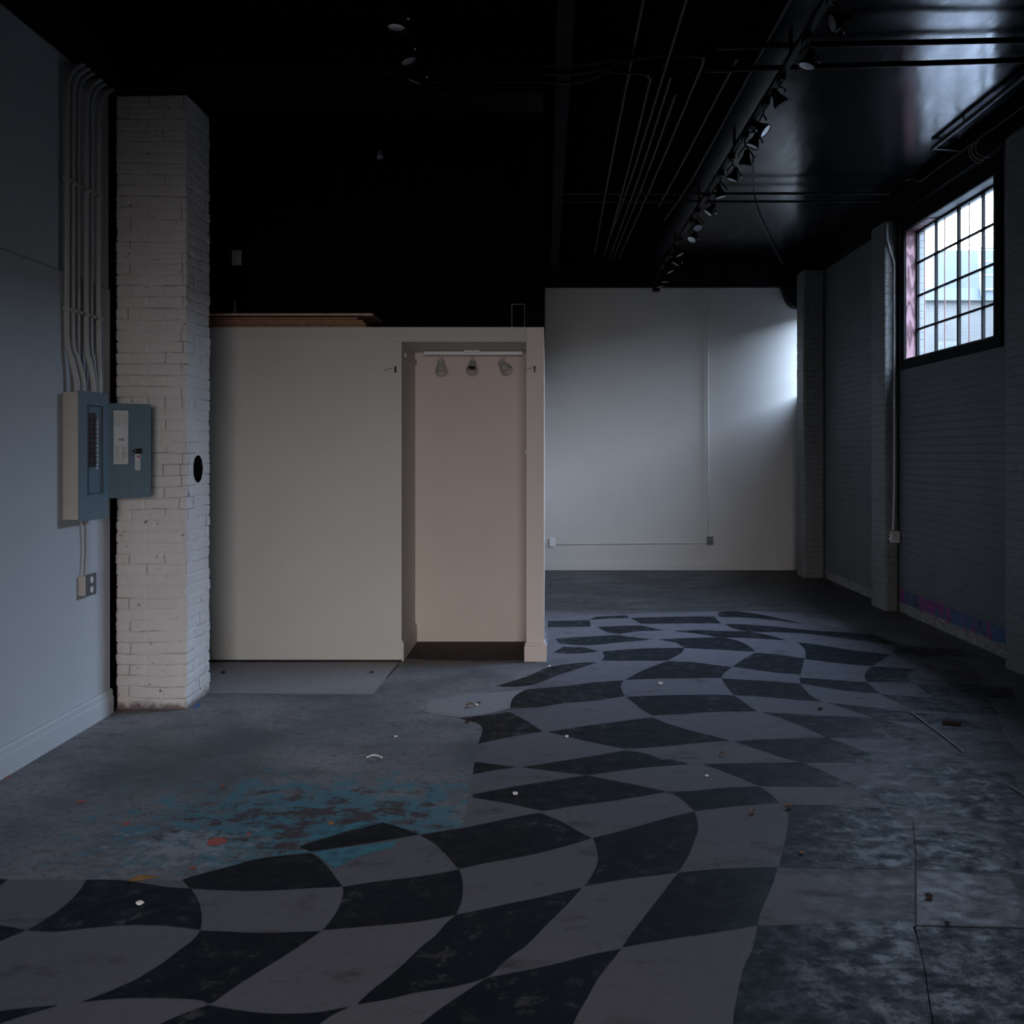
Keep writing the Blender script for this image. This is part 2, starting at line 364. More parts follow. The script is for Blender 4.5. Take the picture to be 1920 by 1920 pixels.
# ------------------------------------------------------------ floor
DARK_TILES=[[(-2.113,3.704),(-1.986,3.686),(-1.958,3.684),(-1.955,3.627),(-1.977,3.465)],
 [(-1.669,3.681),(-1.597,3.681),(-1.521,3.672),(-1.437,3.645),(-1.356,3.618),(-1.265,3.605),(-1.214,3.527),(-1.166,3.424),(-1.144,3.366),(-1.123,3.294),(-1.22,3.316),(-1.335,3.328),(-1.439,3.318),(-1.517,3.298),(-1.596,3.281),(-1.687,3.291),(-1.67,3.343),(-1.656,3.405),(-1.649,3.485),(-1.649,3.552),(-1.656,3.609)],
 [(-2.05,3.405),(-1.791,3.324),(-1.74,3.309),(-1.689,3.289),(-1.711,3.254),(-1.733,3.215),(-1.809,3.005)],
 [(-1.121,3.287),(-1.034,3.28),(-0.937,3.272),(-0.831,3.276),(-0.729,3.283),(-0.769,3.198),(-0.81,3.116),(-0.864,3.017),(-0.894,2.96),(-0.917,2.91),(-0.939,2.859),(-0.952,2.852),(-0.98,2.87),(-1.06,2.88),(-1.136,2.882),(-1.211,2.879),(-1.264,2.87),(-1.315,2.859),(-1.288,2.882),(-1.25,2.925),(-1.212,2.975),(-1.169,3.068),(-1.143,3.16),(-1.125,3.219)],
 [(-1.676,2.784),(-1.516,2.813),(-1.45,2.829),(-1.367,2.843),(-1.42,2.805),(-1.483,2.752),(-1.59,2.641)],
 [(-0.949,2.843),(-0.891,2.826),(-0.803,2.805),(-0.728,2.799),(-0.638,2.805),(-0.55,2.834),(-0.587,2.797),(-0.614,2.752),(-0.675,2.677),(-1.14,2.629),(-1.046,2.752),(-0.995,2.805)],
 [(-1.321,3.681),(-1.273,3.728),(-1.195,3.79),(-1.107,3.865),(-1.014,3.901),(-0.913,3.927),(-0.862,3.865),(-0.816,3.79),(-0.766,3.695),(-0.728,3.622),(-0.843,3.609),(-0.935,3.596),(-1.027,3.587),(-1.132,3.591),(-1.265,3.605),(-1.29,3.636)],
 [(-0.947,4.023),(-0.852,4.107),(-0.768,4.183),(-0.687,4.25),(-0.605,4.195),(-0.514,4.119),(-0.629,4.062),(-0.776,3.996),(-0.917,3.942),(-0.97,3.991)],
 [(-0.727,3.618),(-0.615,3.663),(-0.476,3.704),(-0.382,3.742),(-0.325,3.771),(-0.308,3.704),(-0.297,3.613),(-0.293,3.506),(-0.302,3.401),(-0.43,3.35),(-0.558,3.324),(-0.726,3.291),(-0.714,3.358),(-0.707,3.424),(-0.709,3.519),(-0.717,3.583)],
 [(-0.513,4.113),(-0.424,4.154),(-0.318,4.201),(-0.178,4.287),(-0.028,4.369),(0.069,4.256),(0.123,4.165),(0.185,4.079),(0.076,3.996),(-0.029,3.927),(-0.131,3.875),(-0.24,3.825),(-0.326,3.776),(-0.371,3.875),(-0.403,3.948),(-0.45,4.034)],
 [(-0.302,3.401),(-0.215,3.44),(-0.118,3.489),(-0.026,3.531),(0.068,3.583),(0.129,3.613),(0.066,3.465),(-0.003,3.32),(-0.065,3.184),(-0.105,3.126),(-0.133,3.077),(-0.172,2.999),(-0.262,2.945),(-0.374,2.91),(-0.445,2.876),(-0.531,2.848),(-0.508,2.91),(-0.464,2.999),(-0.434,3.068),(-0.389,3.184),(-0.355,3.254),(-0.329,3.339)],
 [(-0.172,2.99),(-0.102,3.017),(-0.022,3.049),(0.058,3.087),(0.142,3.13),(0.235,3.167),(0.216,3.126),(0.154,2.99),(0.119,2.887),(0.09,2.805),(0.074,2.752),(0.05,2.653),(-0.397,2.653),(-0.339,2.752),(-0.289,2.832),(-0.24,2.901),(-0.191,2.969)],
 [(0.189,4.079),(0.297,4.148),(0.414,4.231),(0.536,4.318),(0.641,4.382),(0.639,4.287),(0.627,4.177),(0.593,4.051),(0.545,3.89),(0.489,3.747),(0.413,3.723),(0.313,3.695),(0.214,3.658),(0.137,3.627),(0.168,3.718),(0.193,3.825),(0.2,3.927),(0.195,4.023)],
 [(0.488,3.742),(0.617,3.771),(0.749,3.785),(0.866,3.79),(0.82,3.658),(0.777,3.548),(0.726,3.424),(0.693,3.324),(0.536,3.272),(0.402,3.233),(0.239,3.177),(0.267,3.247),(0.333,3.397),(0.392,3.527),(0.456,3.672)],
 [(0.692,3.32),(0.817,3.331),(0.954,3.35),(1.219,3.366),(1.192,3.254),(1.136,3.036),(1.091,2.887),(1.052,2.752),(1.021,2.653),(0.486,2.653),(0.508,2.752),(0.524,2.818),(0.557,2.93),(0.598,3.061),(0.642,3.16)],
 [(1.049,4.469),(1.269,4.455),(1.49,4.415),(1.486,4.318),(1.475,4.207),(1.432,3.996),(1.367,3.776),(1.076,3.78),(0.871,3.795),(0.938,3.996),(1.003,4.207),(1.04,4.363)],
 [(0.539,4.638),(0.66,4.645),(0.843,4.697),(0.994,4.712),(1.017,4.623),(1.035,4.489),(0.858,4.455),(0.734,4.415),(0.642,4.389),(0.61,4.531),(0.574,4.623)],
 [(1.454,4.697),(1.658,4.66),(1.874,4.587),(2.041,4.531),(2.165,4.396),(2.124,4.177),(1.99,4.219),(1.824,4.299),(1.651,4.382),(1.487,4.429),(1.487,4.587)],
 [(0.779,5.051),(1.043,5.069),(1.279,5.082),(1.344,4.95),(1.401,4.812),(1.456,4.704),(1.218,4.712),(0.996,4.72),(0.93,4.828),(0.854,4.95)],
 [(1.008,5.454),(1.238,5.494),(1.53,5.525),(1.604,5.384),(1.684,5.194),(1.726,5.06),(1.513,5.078),(1.285,5.078),(1.199,5.167),(1.106,5.306)],
 [(1.295,6.06),(1.55,5.998),(1.917,5.914),(2.08,5.685),(2.141,5.454),(1.785,5.505),(1.53,5.525),(1.472,5.696),(1.375,5.926)],
 [(1.749,6.293),(1.894,6.226),(2.051,6.135),(2.175,6.06),(2.399,5.949),(2.472,5.685),(2.31,5.73),(2.185,5.797),(2.052,5.855),(1.923,5.914),(1.851,6.085)],
 [(1.208,6.979),(1.357,6.929),(1.55,6.881),(1.704,6.817),(1.697,6.648),(1.693,6.487),(1.72,6.32),(1.563,6.374),(1.391,6.444),(1.209,6.487),(1.198,6.618),(1.202,6.817)],
 [(1.356,7.362),(1.498,7.649),(1.629,7.874),(1.796,7.791),(1.953,7.649),(1.873,7.399),(1.782,7.096),(1.614,7.165),(1.493,7.254)],
 [(1.749,6.995),(1.908,6.946),(2.174,6.849),(2.161,6.708),(2.155,6.53),(1.951,6.618),(1.711,6.817)],
 [(2.058,8.319),(2.241,8.158),(2.421,7.959),(2.652,7.801),(2.527,7.61),(2.377,7.381),(2.197,7.456),(1.952,7.63),(2.036,7.959),(2.057,8.158)],
 [(2.368,7.362),(2.505,7.344),(2.66,7.272),(2.572,7.165),(2.496,6.995),(2.466,6.849),(2.336,6.849),(2.175,6.865),(2.208,7.029),(2.278,7.2)],
 [(2.477,6.801),(2.778,6.801),(3.086,6.693),(2.952,6.402),(2.626,6.43),(2.46,6.43),(2.465,6.588)],
 [(2.145,6.53),(2.212,6.487),(2.455,6.416),(2.712,6.239),(2.708,6.01),(2.465,6.035),(2.277,6.135),(2.195,6.253),(2.174,6.374)],
 [(2.671,7.832),(2.817,8.135),(3.268,8.003),(3.189,7.709),(2.88,7.75)],
 [(1.623,9.203),(1.796,9.174),(2.041,9.062),(2.271,8.897),(2.583,8.765),(2.808,8.662),(2.852,8.135),(2.69,8.296),(2.56,8.414),(2.293,8.662),(2.062,8.765),(1.773,8.817),(1.663,8.951)],
 [(1.108,8.844),(1.333,8.884),(1.471,8.844),(1.768,8.817),(1.834,8.713),(1.928,8.561),(1.992,8.39),(1.747,8.487),(1.442,8.536),(1.345,8.662)],
 [(0.933,8.438),(1.148,8.487),(1.418,8.524),(1.514,8.512),(1.594,8.343),(1.631,8.135),(1.633,7.917),(1.479,7.959),(1.331,8.003),(1.1,8.068),(1.062,8.272)],
 [(1.653,9.752),(1.712,9.916),(1.864,9.949),(2.053,9.752),(2.221,9.439),(2.342,9.174),(2.119,9.409),(1.872,9.562),(1.646,9.593)],
 [(0.793,9.531),(1.111,9.593),(1.601,9.624),(1.59,9.409),(1.594,9.232),(1.249,9.232),(0.867,9.203)],
 [(0.407,9.439),(0.464,9.593),(0.64,9.656),(0.77,9.688),(0.783,9.531),(0.58,9.5)],
 [(0.015,9.349),(0.401,9.409),(0.401,9.062),(0.014,9.034)],
 [(0.456,9.034),(0.782,9.118),(0.871,9.09),(1.027,8.87),(0.803,8.817),(0.622,8.687),(0.523,8.791)],
 [(0.076,8.463),(0.252,8.536),(0.618,8.636),(0.732,8.536),(0.875,8.438),(0.635,8.319),(0.34,8.181),(0.113,8.249)],
 [(0.438,7.917),(0.771,8.046),(1.1,8.068),(1.053,7.874),(0.985,7.73),(0.904,7.571),(0.649,7.571),(0.41,7.571),(0.443,7.73)],
 [(0.137,8.113),(0.311,8.091),(0.408,7.917),(0.21,7.832),(0.058,7.874)],
 [(0.015,7.326),(0.201,7.475),(0.38,7.513),(0.23,7.29),(0.052,7.029),(-0.086,6.786),(-0.226,6.724),(-0.333,6.739),(-0.126,7.045)],
 [(0.54,6.929),(0.693,7.236),(0.902,7.551),(1.091,7.513),(1.25,7.399),(1.349,7.344),(1.257,7.148),(1.211,6.995),(0.944,6.979),(0.737,6.962)],
 [(-0.136,6.633),(-0.084,6.663),(0.114,6.739),(0.317,6.849),(0.528,6.913),(0.497,6.739),(0.496,6.588),(0.5,6.458),(0.294,6.347),(0.106,6.279),(-0.078,6.174),(-0.218,6.174),(-0.219,6.293),(-0.201,6.458)],
 [(0.509,6.444),(0.751,6.487),(1.081,6.501),(1.202,6.487),(1.232,6.293),(1.265,6.085),(1.01,6.072),(0.845,6.035),(0.633,5.986),(0.585,6.11),(0.541,6.306)],
 [(0.009,5.631),(0.169,5.73),(0.403,5.843),(0.62,5.949),(0.717,5.775),(0.859,5.61),(0.995,5.464),(0.831,5.424),(0.614,5.355),(0.422,5.306),(0.232,5.444),(0.125,5.536)],
 [(-0.505,5.926),(-0.375,5.986),(-0.221,6.072),(-0.153,5.949),(-0.098,5.832),(-0.021,5.642),(-0.201,5.536),(-0.361,5.404),(-0.371,5.775)],
 [(-0.359,5.086),(-0.249,5.043),(-0.15,5),(-0.245,4.958),(-0.353,4.892)],
 [(-0.116,5),(0.083,5.104),(0.221,5.176),(0.42,5.287),(0.529,5.212),(0.582,5.122),(0.636,5.122),(0.72,5.051),(0.57,5.017),(0.476,4.992),(0.195,4.876),(0.047,4.933)],
 [(-0.332,4.602),(-0.171,4.697),(0.015,4.789),(0.195,4.876),(0.33,4.789),(0.449,4.712),(0.552,4.638),(0.312,4.524),(0.131,4.455),(-0.016,4.389),(-0.163,4.482),(-0.329,4.559)],
 [(1.199,3.316),(1.557,3.302),(1.863,3.291),(1.503,2.653),(1.018,2.653),(1.049,2.752),(1.088,2.887),(1.133,3.036),(1.189,3.254)],
 [(1.862,4.207),(1.962,4.16),(2.08,4.09),(1.895,3.728),(1.805,3.85),(1.826,4.007)],
 [(1.768,5.06),(1.947,5.026),(2.255,4.892),(2.137,4.531),(1.982,4.559),(1.86,4.675),(1.777,4.852)],
 [(1.511,4.148),(1.682,4.171),(1.8,4.09),(1.795,3.85),(1.753,3.737),(1.534,3.756),(1.375,3.776),(1.441,3.98)]]
LIGHT_FIELD=[[(-2.374,3.686),(-1.958,3.684),(-1.67,3.681),(-1.521,3.672),(-1.42,3.677),(-1.325,3.681),(-1.273,3.728),(-1.195,3.79),(-1.107,3.865),(-1.014,3.901),(-0.913,3.927),(-0.658,4.073),(-0.514,4.119),(-0.345,4.207),(-0.348,4.531),(-0.354,4.908),(-0.361,5.404),(-0.371,5.775),(-0.505,5.926),(-0.68,6.035),(-0.735,6.097),(-0.738,6.347),(-0.527,6.501),(-0.136,6.633),(-0.086,6.786),(0.052,7.029),(0.23,7.29),(0.38,7.513),(0.012,7.63),(0.015,9.5),(0.471,9.719),(0.803,9.784),(1.676,9.949),(2.074,9.949),(2.459,9.817),(2.556,9.062),(2.908,8.296),(3.083,7.853),(3.047,7.183),(2.845,6.544),(2.676,6.01),(2.469,5.355),(2.521,4.908),(3.043,4.531),(1.582,2.356),(-1.766,2.356)]]
SHEEN=[[(1.361,3.737),(1.528,3.742),(1.698,3.704),(1.625,3.465),(1.529,3.316),(1.356,3.32),(1.22,3.339)]]
SLAB=[[(-2.493,7.494),(-1.1,7.494),(-1.111,6.515),(-2.177,6.544)],
 [(-0.738,6.347),(-0.527,6.501),(-0.136,6.633),(-0.201,6.458),(-0.219,6.293),(-0.217,6.161),(-0.376,6.01),(-0.507,5.949),(-0.68,6.035),(-0.735,6.097)]]
CRACKS=[[(-1.09,7.475),(-1.074,7.475),(-1.091,6.979),(-1.104,6.946)],
 [(1.543,4.268),(1.43,3.927),(1.205,3.309),(1.21,3.309),(1.434,3.927),(1.548,4.268)],
 [(1.211,3.316),(1.555,3.298),(1.559,3.305),(1.214,3.324)]]
SPOTS={'red':[[(-1.352,4.051),(-1.331,4.085),(-1.284,4.073),(-1.27,4.034),(-1.308,3.996),(-1.343,4.012)],
 [(-1.773,4.244),(-1.752,4.262),(-1.737,4.231),(-1.756,4.213)],
 [(-2.091,4.51),(-2.057,4.524),(-2.04,4.496),(-2.074,4.482)],
 [(-1.52,4.735),(-1.508,4.742),(-1.495,4.712),(-1.508,4.704)],
 [(-1.335,3.79),(-1.316,3.795),(-1.304,3.776),(-1.32,3.766)],
 [(-1.222,4.13),(-1.212,4.142),(-1.2,4.107),(-1.211,4.102)],
 [(-2.608,4.868),(-2.586,4.884),(-2.56,4.844),(-2.582,4.828)]],
'orange':[[(-1.515,3.672),(-1.491,3.718),(-1.456,3.718),(-1.412,3.704),(-1.461,3.681),(-1.492,3.663)],
 [(-0.916,4.256),(-0.896,4.268),(-0.886,4.231),(-0.904,4.219)]],
'teal':[[(-0.901,3.927),(-0.783,3.98),(-0.685,4.018),(-0.595,4.051),(-0.605,3.98),(-0.67,3.927),(-0.74,3.865),(-0.786,3.771),(-0.823,3.825)],
 [(-0.926,4.148),(-0.773,4.268),(-0.725,4.25),(-0.836,4.136),(-0.964,4.034)]],
'bluetape':[[(-2.148,6.174),(-2.153,6.293),(-2.134,6.266),(-2.129,6.148)]]}

def smooth_poly(p, k=4):
    n = len(p); V = [Vector((a, b)) for a, b in p]; tan = []
    for i in range(n):
        a = V[i]-V[i-1]; c = V[(i+1) % n]-V[i]
        ang = a.angle(c) if a.length > 1e-6 and c.length > 1e-6 else 3
        tan.append(((V[(i+1) % n]-V[i-1])/2 if ang < math.radians(42) else None))
    out = []
    for i in range(n):
        j = (i+1) % n; d = V[j]-V[i]; L = d.length
        t0 = d if tan[i] is None else tan[i].normalized()*L
        t1 = d if tan[j] is None else tan[j].normalized()*L
        for q in range(k):
            t = q/k
            h = (2*t**3-3*t*t+1)*V[i]+(t**3-2*t*t+t)*t0+(-2*t**3+3*t*t)*V[j]+(t**3-t*t)*t1
            out.append((h.x, h.y))
    return out
fl = MB()
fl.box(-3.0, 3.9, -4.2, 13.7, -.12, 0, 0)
def paint(polys, z, mi, sm=True):
    for p in polys:
        q = smooth_poly(p) if sm else p
        q = [(min(max(x, -2.6), 3.45), max(y, -3.9)) for x, y in q]
        tri = tessellate_polygon([[Vector((x, y, 0)) for x, y in q]])
        fl.add([(x, y, z) for x, y in q], [t for t in tri], mi)
paint(LIGHT_FIELD, .0006, 1)
paint(SLAB, .0010, 3, False)
paint(SHEEN, .0012, 2, False)
paint(DARK_TILES, .0016, 4)
paint(CRACKS, .0022, 5, False)
paint([[(-1.06, 7.66), (-.9, 7.60), (-.5, 7.57), (-.163, 7.60), (-.147, 8.34), (-1.06, 8.34)]], .0006, 10, False)  # dark brown over the whole niche floor
paint([[(-1.6, 7.545), (-1.08, 7.545), (-1.08, 7.56), (-1.6, 7.56)]], .0012, 10, False)  # dark brown strip along the foot of the closet front
for i, k in enumerate(('red', 'orange', 'teal', 'bluetape')): paint(SPOTS[k], .0019, 6+i)
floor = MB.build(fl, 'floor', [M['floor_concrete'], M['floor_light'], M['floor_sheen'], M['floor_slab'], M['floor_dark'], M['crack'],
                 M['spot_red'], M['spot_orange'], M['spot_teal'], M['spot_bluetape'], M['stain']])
for p in floor.data.polygons:
    if p.normal.z < 0 and p.center.z > .0003: p.flip()
struct(floor)

# ------------------------------------------------------------ room shell
ZC = 4.05
struct(MB().box(-3.0, 3.9, -4.2, 13.7, ZC, ZC+.15).build('ceiling', M['ceiling']))
lw = MB(); lw.box(-2.95, -2.64, -4.2, 13.7, 0, ZC, 0)
lw.box(-2.64, -2.609, -4.0, 6.06, 0, 2.53, 0)            # lower boards
lw.box(-2.64, -2.6095, -4.0, 5.42, 2.534, 3.70, 0)       # upper board stops short behind the conduits
lw.box(-2.64, -2.618, 5.62, 6.06, 2.536, 3.70, 0)
lw.box(-2.64, -2.63, 6.56, 8.45, 2.49, ZC, 1)
lw.box(-2.64, -2.632, 6.06, 6.56, 0, ZC, 1)            # occlusion shade in the gap beside the pillar, put in as black
struct(lw.build('wall_left', [M['left_paint'], M['black_trim']]))
struct(MB().box(-2.625, -2.50, -4.0, 6.5, 3.72, ZC).build('trim_1', M['black_trim']))   # black band above the left wall
struct(MB().box(-2.95, 3.9, 13.45, 13.7, 0, ZC).build('wall_far', M['far_paint']))
struct(MB().box(-.016, 3.467, 13.33, 13.45, 3.745, ZC).build('trim_2', M['black_trim']))
bw = MB()
bw.box(-2.95, 3.9, -4.2, -4.0, 0, .3); bw.box(-2.95, 3.9, -4.2, -4.0, 2.8, ZC)
bw.box(-2.95, -1.1, -4.2, -4.0, .3, 2.8); bw.box(1.4, 3.9, -4.2, -4.0, .3, 2.8)
struct(bw.build('wall_back', M['left_paint']))
wb3 = MB()  # unseen window frame added as dressing for the rear fill lamp
for x in (-1.1, -.3, .55, 1.34): wb3.box(x, x+.06, -4.1, -4.0, .3, 2.8)
wb3.box(-1.1, 1.4, -4.1, -4.0, .3, .36); wb3.box(-1.1, 1.4, -4.1, -4.0, 2.74, 2.8)
w3 = struct(wb3.build('added_window', M['black_trim']))
MB().box(-1.06, 1.36, -4.08, -4.07, .34, 2.76).build('added_paper', M['label_paper'], w3)  # unseen paper sheet, added with the frame behind the fill lamp

# right wall with two window openings
WIN1 = (7.81, 9.76, 2.45, 3.69)
WIN2 = (12.96, 13.42, 2.36, 3.42)
rw = MB(); X0, X1 = 3.467, 3.65
ys = [-4.2, WIN1[0], WIN1[1], WIN2[0], WIN2[1], 13.7]
rw.box(X0, X1, ys[0], ys[1], 0, ZC); rw.box(X0, X1, ys[2], ys[3], 0, ZC); rw.box(X0, X1, ys[4], ys[5], 0, ZC)
for (a, b_, z0, z1) in (WIN1, WIN2):
    rw.box(X0, X1, a, b_, 0, z0); rw.box(X0, X1, a, b_, z1, ZC)
struct(rw.build('wall_right', M['brick_paint']))
struct(MB().box(3.367, 3.467, -4.0, 13.33, 3.83, ZC).build('trim_3', M['black_trim']))

# window 1
cs = MB()
cs.box(3.445, 3.467, 7.68, 7.81, 2.36, 3.83); cs.box(3.445, 3.467, 9.76, 9.85, 2.36, 3.83)
cs.box(3.445, 3.467, 7.81, 9.76, 2.36, 2.45); cs.box(3.445, 3.467, 7.81, 9.76, 3.69, 3.83)
w1 = struct(cs.build('window_1', M['black_trim'], bevel=.003))
MB().box(3.467, 3.57, 9.755, 9.76, 2.45, 3.69).build('plywood_reveal', M['red_ply'], w1)
rv = MB(); rv.box(3.467, 3.57, 9.2, 9.755, 3.684, 3.69); rv.build('plywood_head', M['red_ply'], w1)
MB().box(3.467, 3.60, 7.81, 9.755, 2.45, 2.462).build('sill', M['black_trim'], w1)
fr = MB()
fr.box(3.56, 3.585, 7.81, 7.835, 2.462, 3.69); fr.box(3.56, 3.585, 9.73, 9.76, 2.462, 3.69)
fr.box(3.56, 3.585, 7.81, 9.76, 2.462, 2.478); fr.box(3.56, 3.585, 7.81, 9.76, 3.67, 3.69)
fr.build('sash_frame', M['black_trim'], w1)
for i, y in enumerate((8.28, 8.77, 9.28)):
    t = .016 if i == 1 else .011
    MB().box(3.56, 3.585, y-t, y+t, 2.47, 3.68).build('vertical_bar', M['black_trim'], w1)
for z in (2.74, 3.06, 3.38):
    MB().box(3.562, 3.583, 7.83, 9.74, z-.009, z+.009).build('cross_bar', M['black_trim'], w1)
MB().box(3.571, 3.574, 7.83, 9.74, 2.47, 3.68).build('glass_pane', M['glass'], w1)
for y in (9.69, 9.20, 8.67, 8.18):
    MB().tube([(3.62, y, 2.45), (3.62, y, 3.69)], .006, 8).build('security_bar', M['rust_bar'], w1, smooth=True)
# window 2
fr = MB()
fr.box(3.467, 3.50, 12.96, 12.98, 2.36, 3.42); fr.box(3.467, 3.50, 13.40, 13.42, 2.36, 3.42)
fr.box(3.467, 3.50, 12.96, 13.42, 2.36, 2.385); fr.box(3.467, 3.50, 12.96, 13.42, 3.395, 3.42)
w2 = struct(fr.build('window_2', M['black_trim']))
for z in (2.62, 2.88, 3.14): MB().box(3.48, 3.495, 12.98, 13.40, z-.008, z+.008).build('cross_bar', M['black_trim'], w2)
MB().box(3.485, 3.488, 12.98, 13.40, 2.385, 3.395).build('glass_pane', M['glass'], w2)
MB().box(3.40, 3.467, 12.95, 13.45, 2.32, 2.36).build('sill', M['left_paint'], w2)

# partition and closet
pt = MB()
pt.box(-.147, -.016, 7.55, 13.45, 0, 2.49, 0); pt.box(-.147, -.016, 7.55, 13.45, 2.49, ZC, 1)
pt.box(-.017, -.016, 7.56, 13.45, 2.49, ZC-.02, 0)
struct(pt.build('wall_partition', [M['post_paint'], M['black_wall']]))
cf = MB()
cf.box(-2.64, -1.077, 7.55, 7.70, .012, 2.38, 0)
struct(cf.build('wall_closet', M['cream']))
struct(MB().box(-1.16, -1.077, 7.70, 8.34, 0, 2.38).build('wall_niche_left', M['cream']))
struct(MB().box(-1.16, -.147, 8.34, 8.45, 0, 2.40).build('wall_niche_back', M['niche']))
struct(MB().box(-2.64, -.147, 7.538, 7.70, 2.38, 2.49).build('trim_4', M['cream'], bevel=.003))
struct(MB().box(-2.64, -.147, 7.70, 8.45, 2.38, 2.488).build('ceiling_niche', M['cream']))
struct(MB().box(-2.64, -.147, 8.45, 8.60, 0, ZC).build('wall_loft', M['black_wall']))
struct(MB().box(-1.062, -1.077, 7.70, 8.34, 2.28, 2.31).build('trim_5', M['cream']))
nb = MB()
nb.prism([(7.552, 0), (8.34, 0), (8.34, .14), (7.552, .14)], 'yz', -1.077, -1.062); nb.box(-1.077, -1.068, 7.552, 8.34, .14, .155)
struct(nb.build('baseboard_niche', M['cream'], bevel=.002))
pb = MB(); pb.box(-.163, .004, 7.532, 7.68, 0, .118); pb.box(-.156, -.003, 7.537, 7.68, .118, .14)
struct(pb.build('baseboard_partition', M['post_paint'], bevel=.003))
lb = MB()
prof = [(-2.609, 0), (-2.585, 0), (-2.585, .098), (-2.590, .104), (-2.590, .132), (-2.597, .145), (-2.609, .147)]
lb.prism(prof, 'xz', -4.0, 6.058)
struct(lb.build('baseboard_left', M['left_paint']))
fb = MB(); fb.box(-.016, 1.42, 13.43, 13.45, 0, .085); fb.box(1.424, 3.2, 13.43, 13.45, 0, .085); fb.box(-.016, 3.2, 13.437, 13.45, .085, .105)
struct(fb.build('baseboard_far', M['far_paint'], bevel=.002))

# ------------------------------------------------------------ brick pillar and pilasters (real relief)
rng = np.random.RandomState(3)
_G = rng.rand(64, 64, 64)
def vnoise(x, y, z):
    xi = np.floor(x).astype(int); yi = np.floor(y).astype(int); zi = np.floor(z).astype(int)
    fx = x-xi; fy = y-yi; fz = z-zi
    fx = fx*fx*(3-2*fx); fy = fy*fy*(3-2*fy); fz = fz*fz*(3-2*fz)
    g = lambda a, b, c: _G[(xi+a) % 64, (yi+b) % 64, (zi+c) % 64]
    r = 0
    for a in (0, 1):
        for b in (0, 1):
            for c in (0, 1):
                r = r+g(a, b, c)*(fx if a else 1-fx)*(fy if b else 1-fy)*(fz if c else 1-fz)
    return r
def brick_column(name, x0, x1, y0, y1, z1, step, mat, hole=None, amp=1.0, seed=0):
    """closed four-sided column whose courses, joints and worn corners are modelled in the surface"""
    def side(a, b, n): return np.linspace(a, b, n, endpoint=False)
    nx = max(6, int((x1-x0)/step)); ny = max(6, int((y1-y0)/step)); nz = int(z1/(step*.75))
    px = np.concatenate([side(x0, x1, nx), np.full(ny, x1), side(x1, x0, nx), np.full(ny, x0)])
    py = np.concatenate([np.full(nx, y0), side(y0, y1, ny), np.full(nx, y1), side(y1, y0, ny)])
    cx, cy = (x0+x1)/2, (y0+y1)/2
    nxm = np.where(px >= x1-1e-6, 1., np.where(px <= x0+1e-6, -1., 0.)); nym = np.where(py >= y1-1e-6, 1., np.where(py <= y0+1e-6, -1., 0.))
    L = np.sqrt(nxm**2+nym**2); corner = (np.abs(nxm)+np.abs(nym)) > 1.5
    nn = px.size
    zz = np.linspace(0, z1, nz)
    PX = np.tile(px, (nz, 1)); PY = np.tile(py, (nz, 1)); PZ = np.tile(zz[:, None], (1, nn))
    NX = np.tile(nxm, (nz, 1)); NY = np.tile(nym, (nz, 1))
    u = np.where(np.abs(NY) > .5, PX-x0, PY-y0)
    wob = (vnoise(PX*6+seed, PY*6, PZ*6)-.5)*.014
    crs = .0675
    row = np.floor((PZ+wob)/crs); dz = np.abs(((PZ+wob)/crs) % 1-.5)      # 0.5 at joint
    gh = np.clip((dz-.40)/.10, 0, 1)
    bl = np.where(row % 6 == 3, .105, .212)
    off = (row % 2)*.105+np.where(np.abs(NX) > .5, .05, 0)+vnoise(row*1.7+.3, row*0+.5, row*0+.5)*.05
    du = np.abs(((u+off+wob*.6)/bl) % 1-.5)
    gv = np.clip((du-(.5-.008/bl*1.1))/(.008/bl*1.1), 0, 1)
    soft = np.clip(vnoise(PX*4+9, PY*4, PZ*5)*1.6-.25, .15, 1)            # joints filled by paint in places
    g = np.maximum(gh*soft, gv*soft*np.clip(vnoise(PX*7, PY*7+5, PZ*7)*2-.5, 0.1, 1))
    face = (vnoise(row*3.1, np.floor((u+off)/bl)*2.3, row*0+7)-.5)*.006
    rough = (vnoise(PX*35, PY*35, PZ*35)-.5)*.003+(vnoise(PX*90, PY*90, PZ*90)-.5)*.0014
    pit = np.clip(vnoise(PX*28+3, PY*28, PZ*28)-.88, 0, 1)*-.06
    d = amp*(-.0085*g+face+rough+pit)
    d = d-np.where(np.tile(corner, (nz, 1)), .004+.004*vnoise(PX*20, PY*20, PZ*20), 0)
    inside = np.zeros_like(PX, bool)
    if hole:
        hy, hz, hr = hole
        inside = (np.abs(NX-1) < .1) & (np.abs(NY) < .1) & (np.hypot(PY-hy, PZ-hz) < hr)
        rr = np.hypot(PY-hy, PZ-hz); near = (np.abs(NX-1) < .1) & (np.abs(NY) < .1)
        d = np.where(near, d*np.clip((rr-hr)/(hr*.4), 0, 1), d)
        d = np.where(inside, -.13, d)
    PX2 = PX+NX*d; PY2 = PY+NY*d
    # ragged foot
    vs = np.stack([PX2, PY2, PZ], -1).reshape(-1, 3)
    i = np.arange(nz-1)[:, None]; k = np.arange(nn)[None, :]; k2 = (k+1) % nn
    fs = np.stack([i*nn+k, i*nn+k2, (i+1)*nn+k2, (i+1)*nn+k], -1).reshape(-1, 4)
    F = fs.tolist(); F.append(list(range((nz-1)*nn, nz*nn)))
    me = bpy.data.meshes.new(name); me.from_pydata(vs.tolist(), [], F)
    open_h = np.clip((dz-.462)/.03, 0, 1)*np.clip((vnoise(PX*5+2, PY*5, PZ*9)-.50)*7, 0, 1)
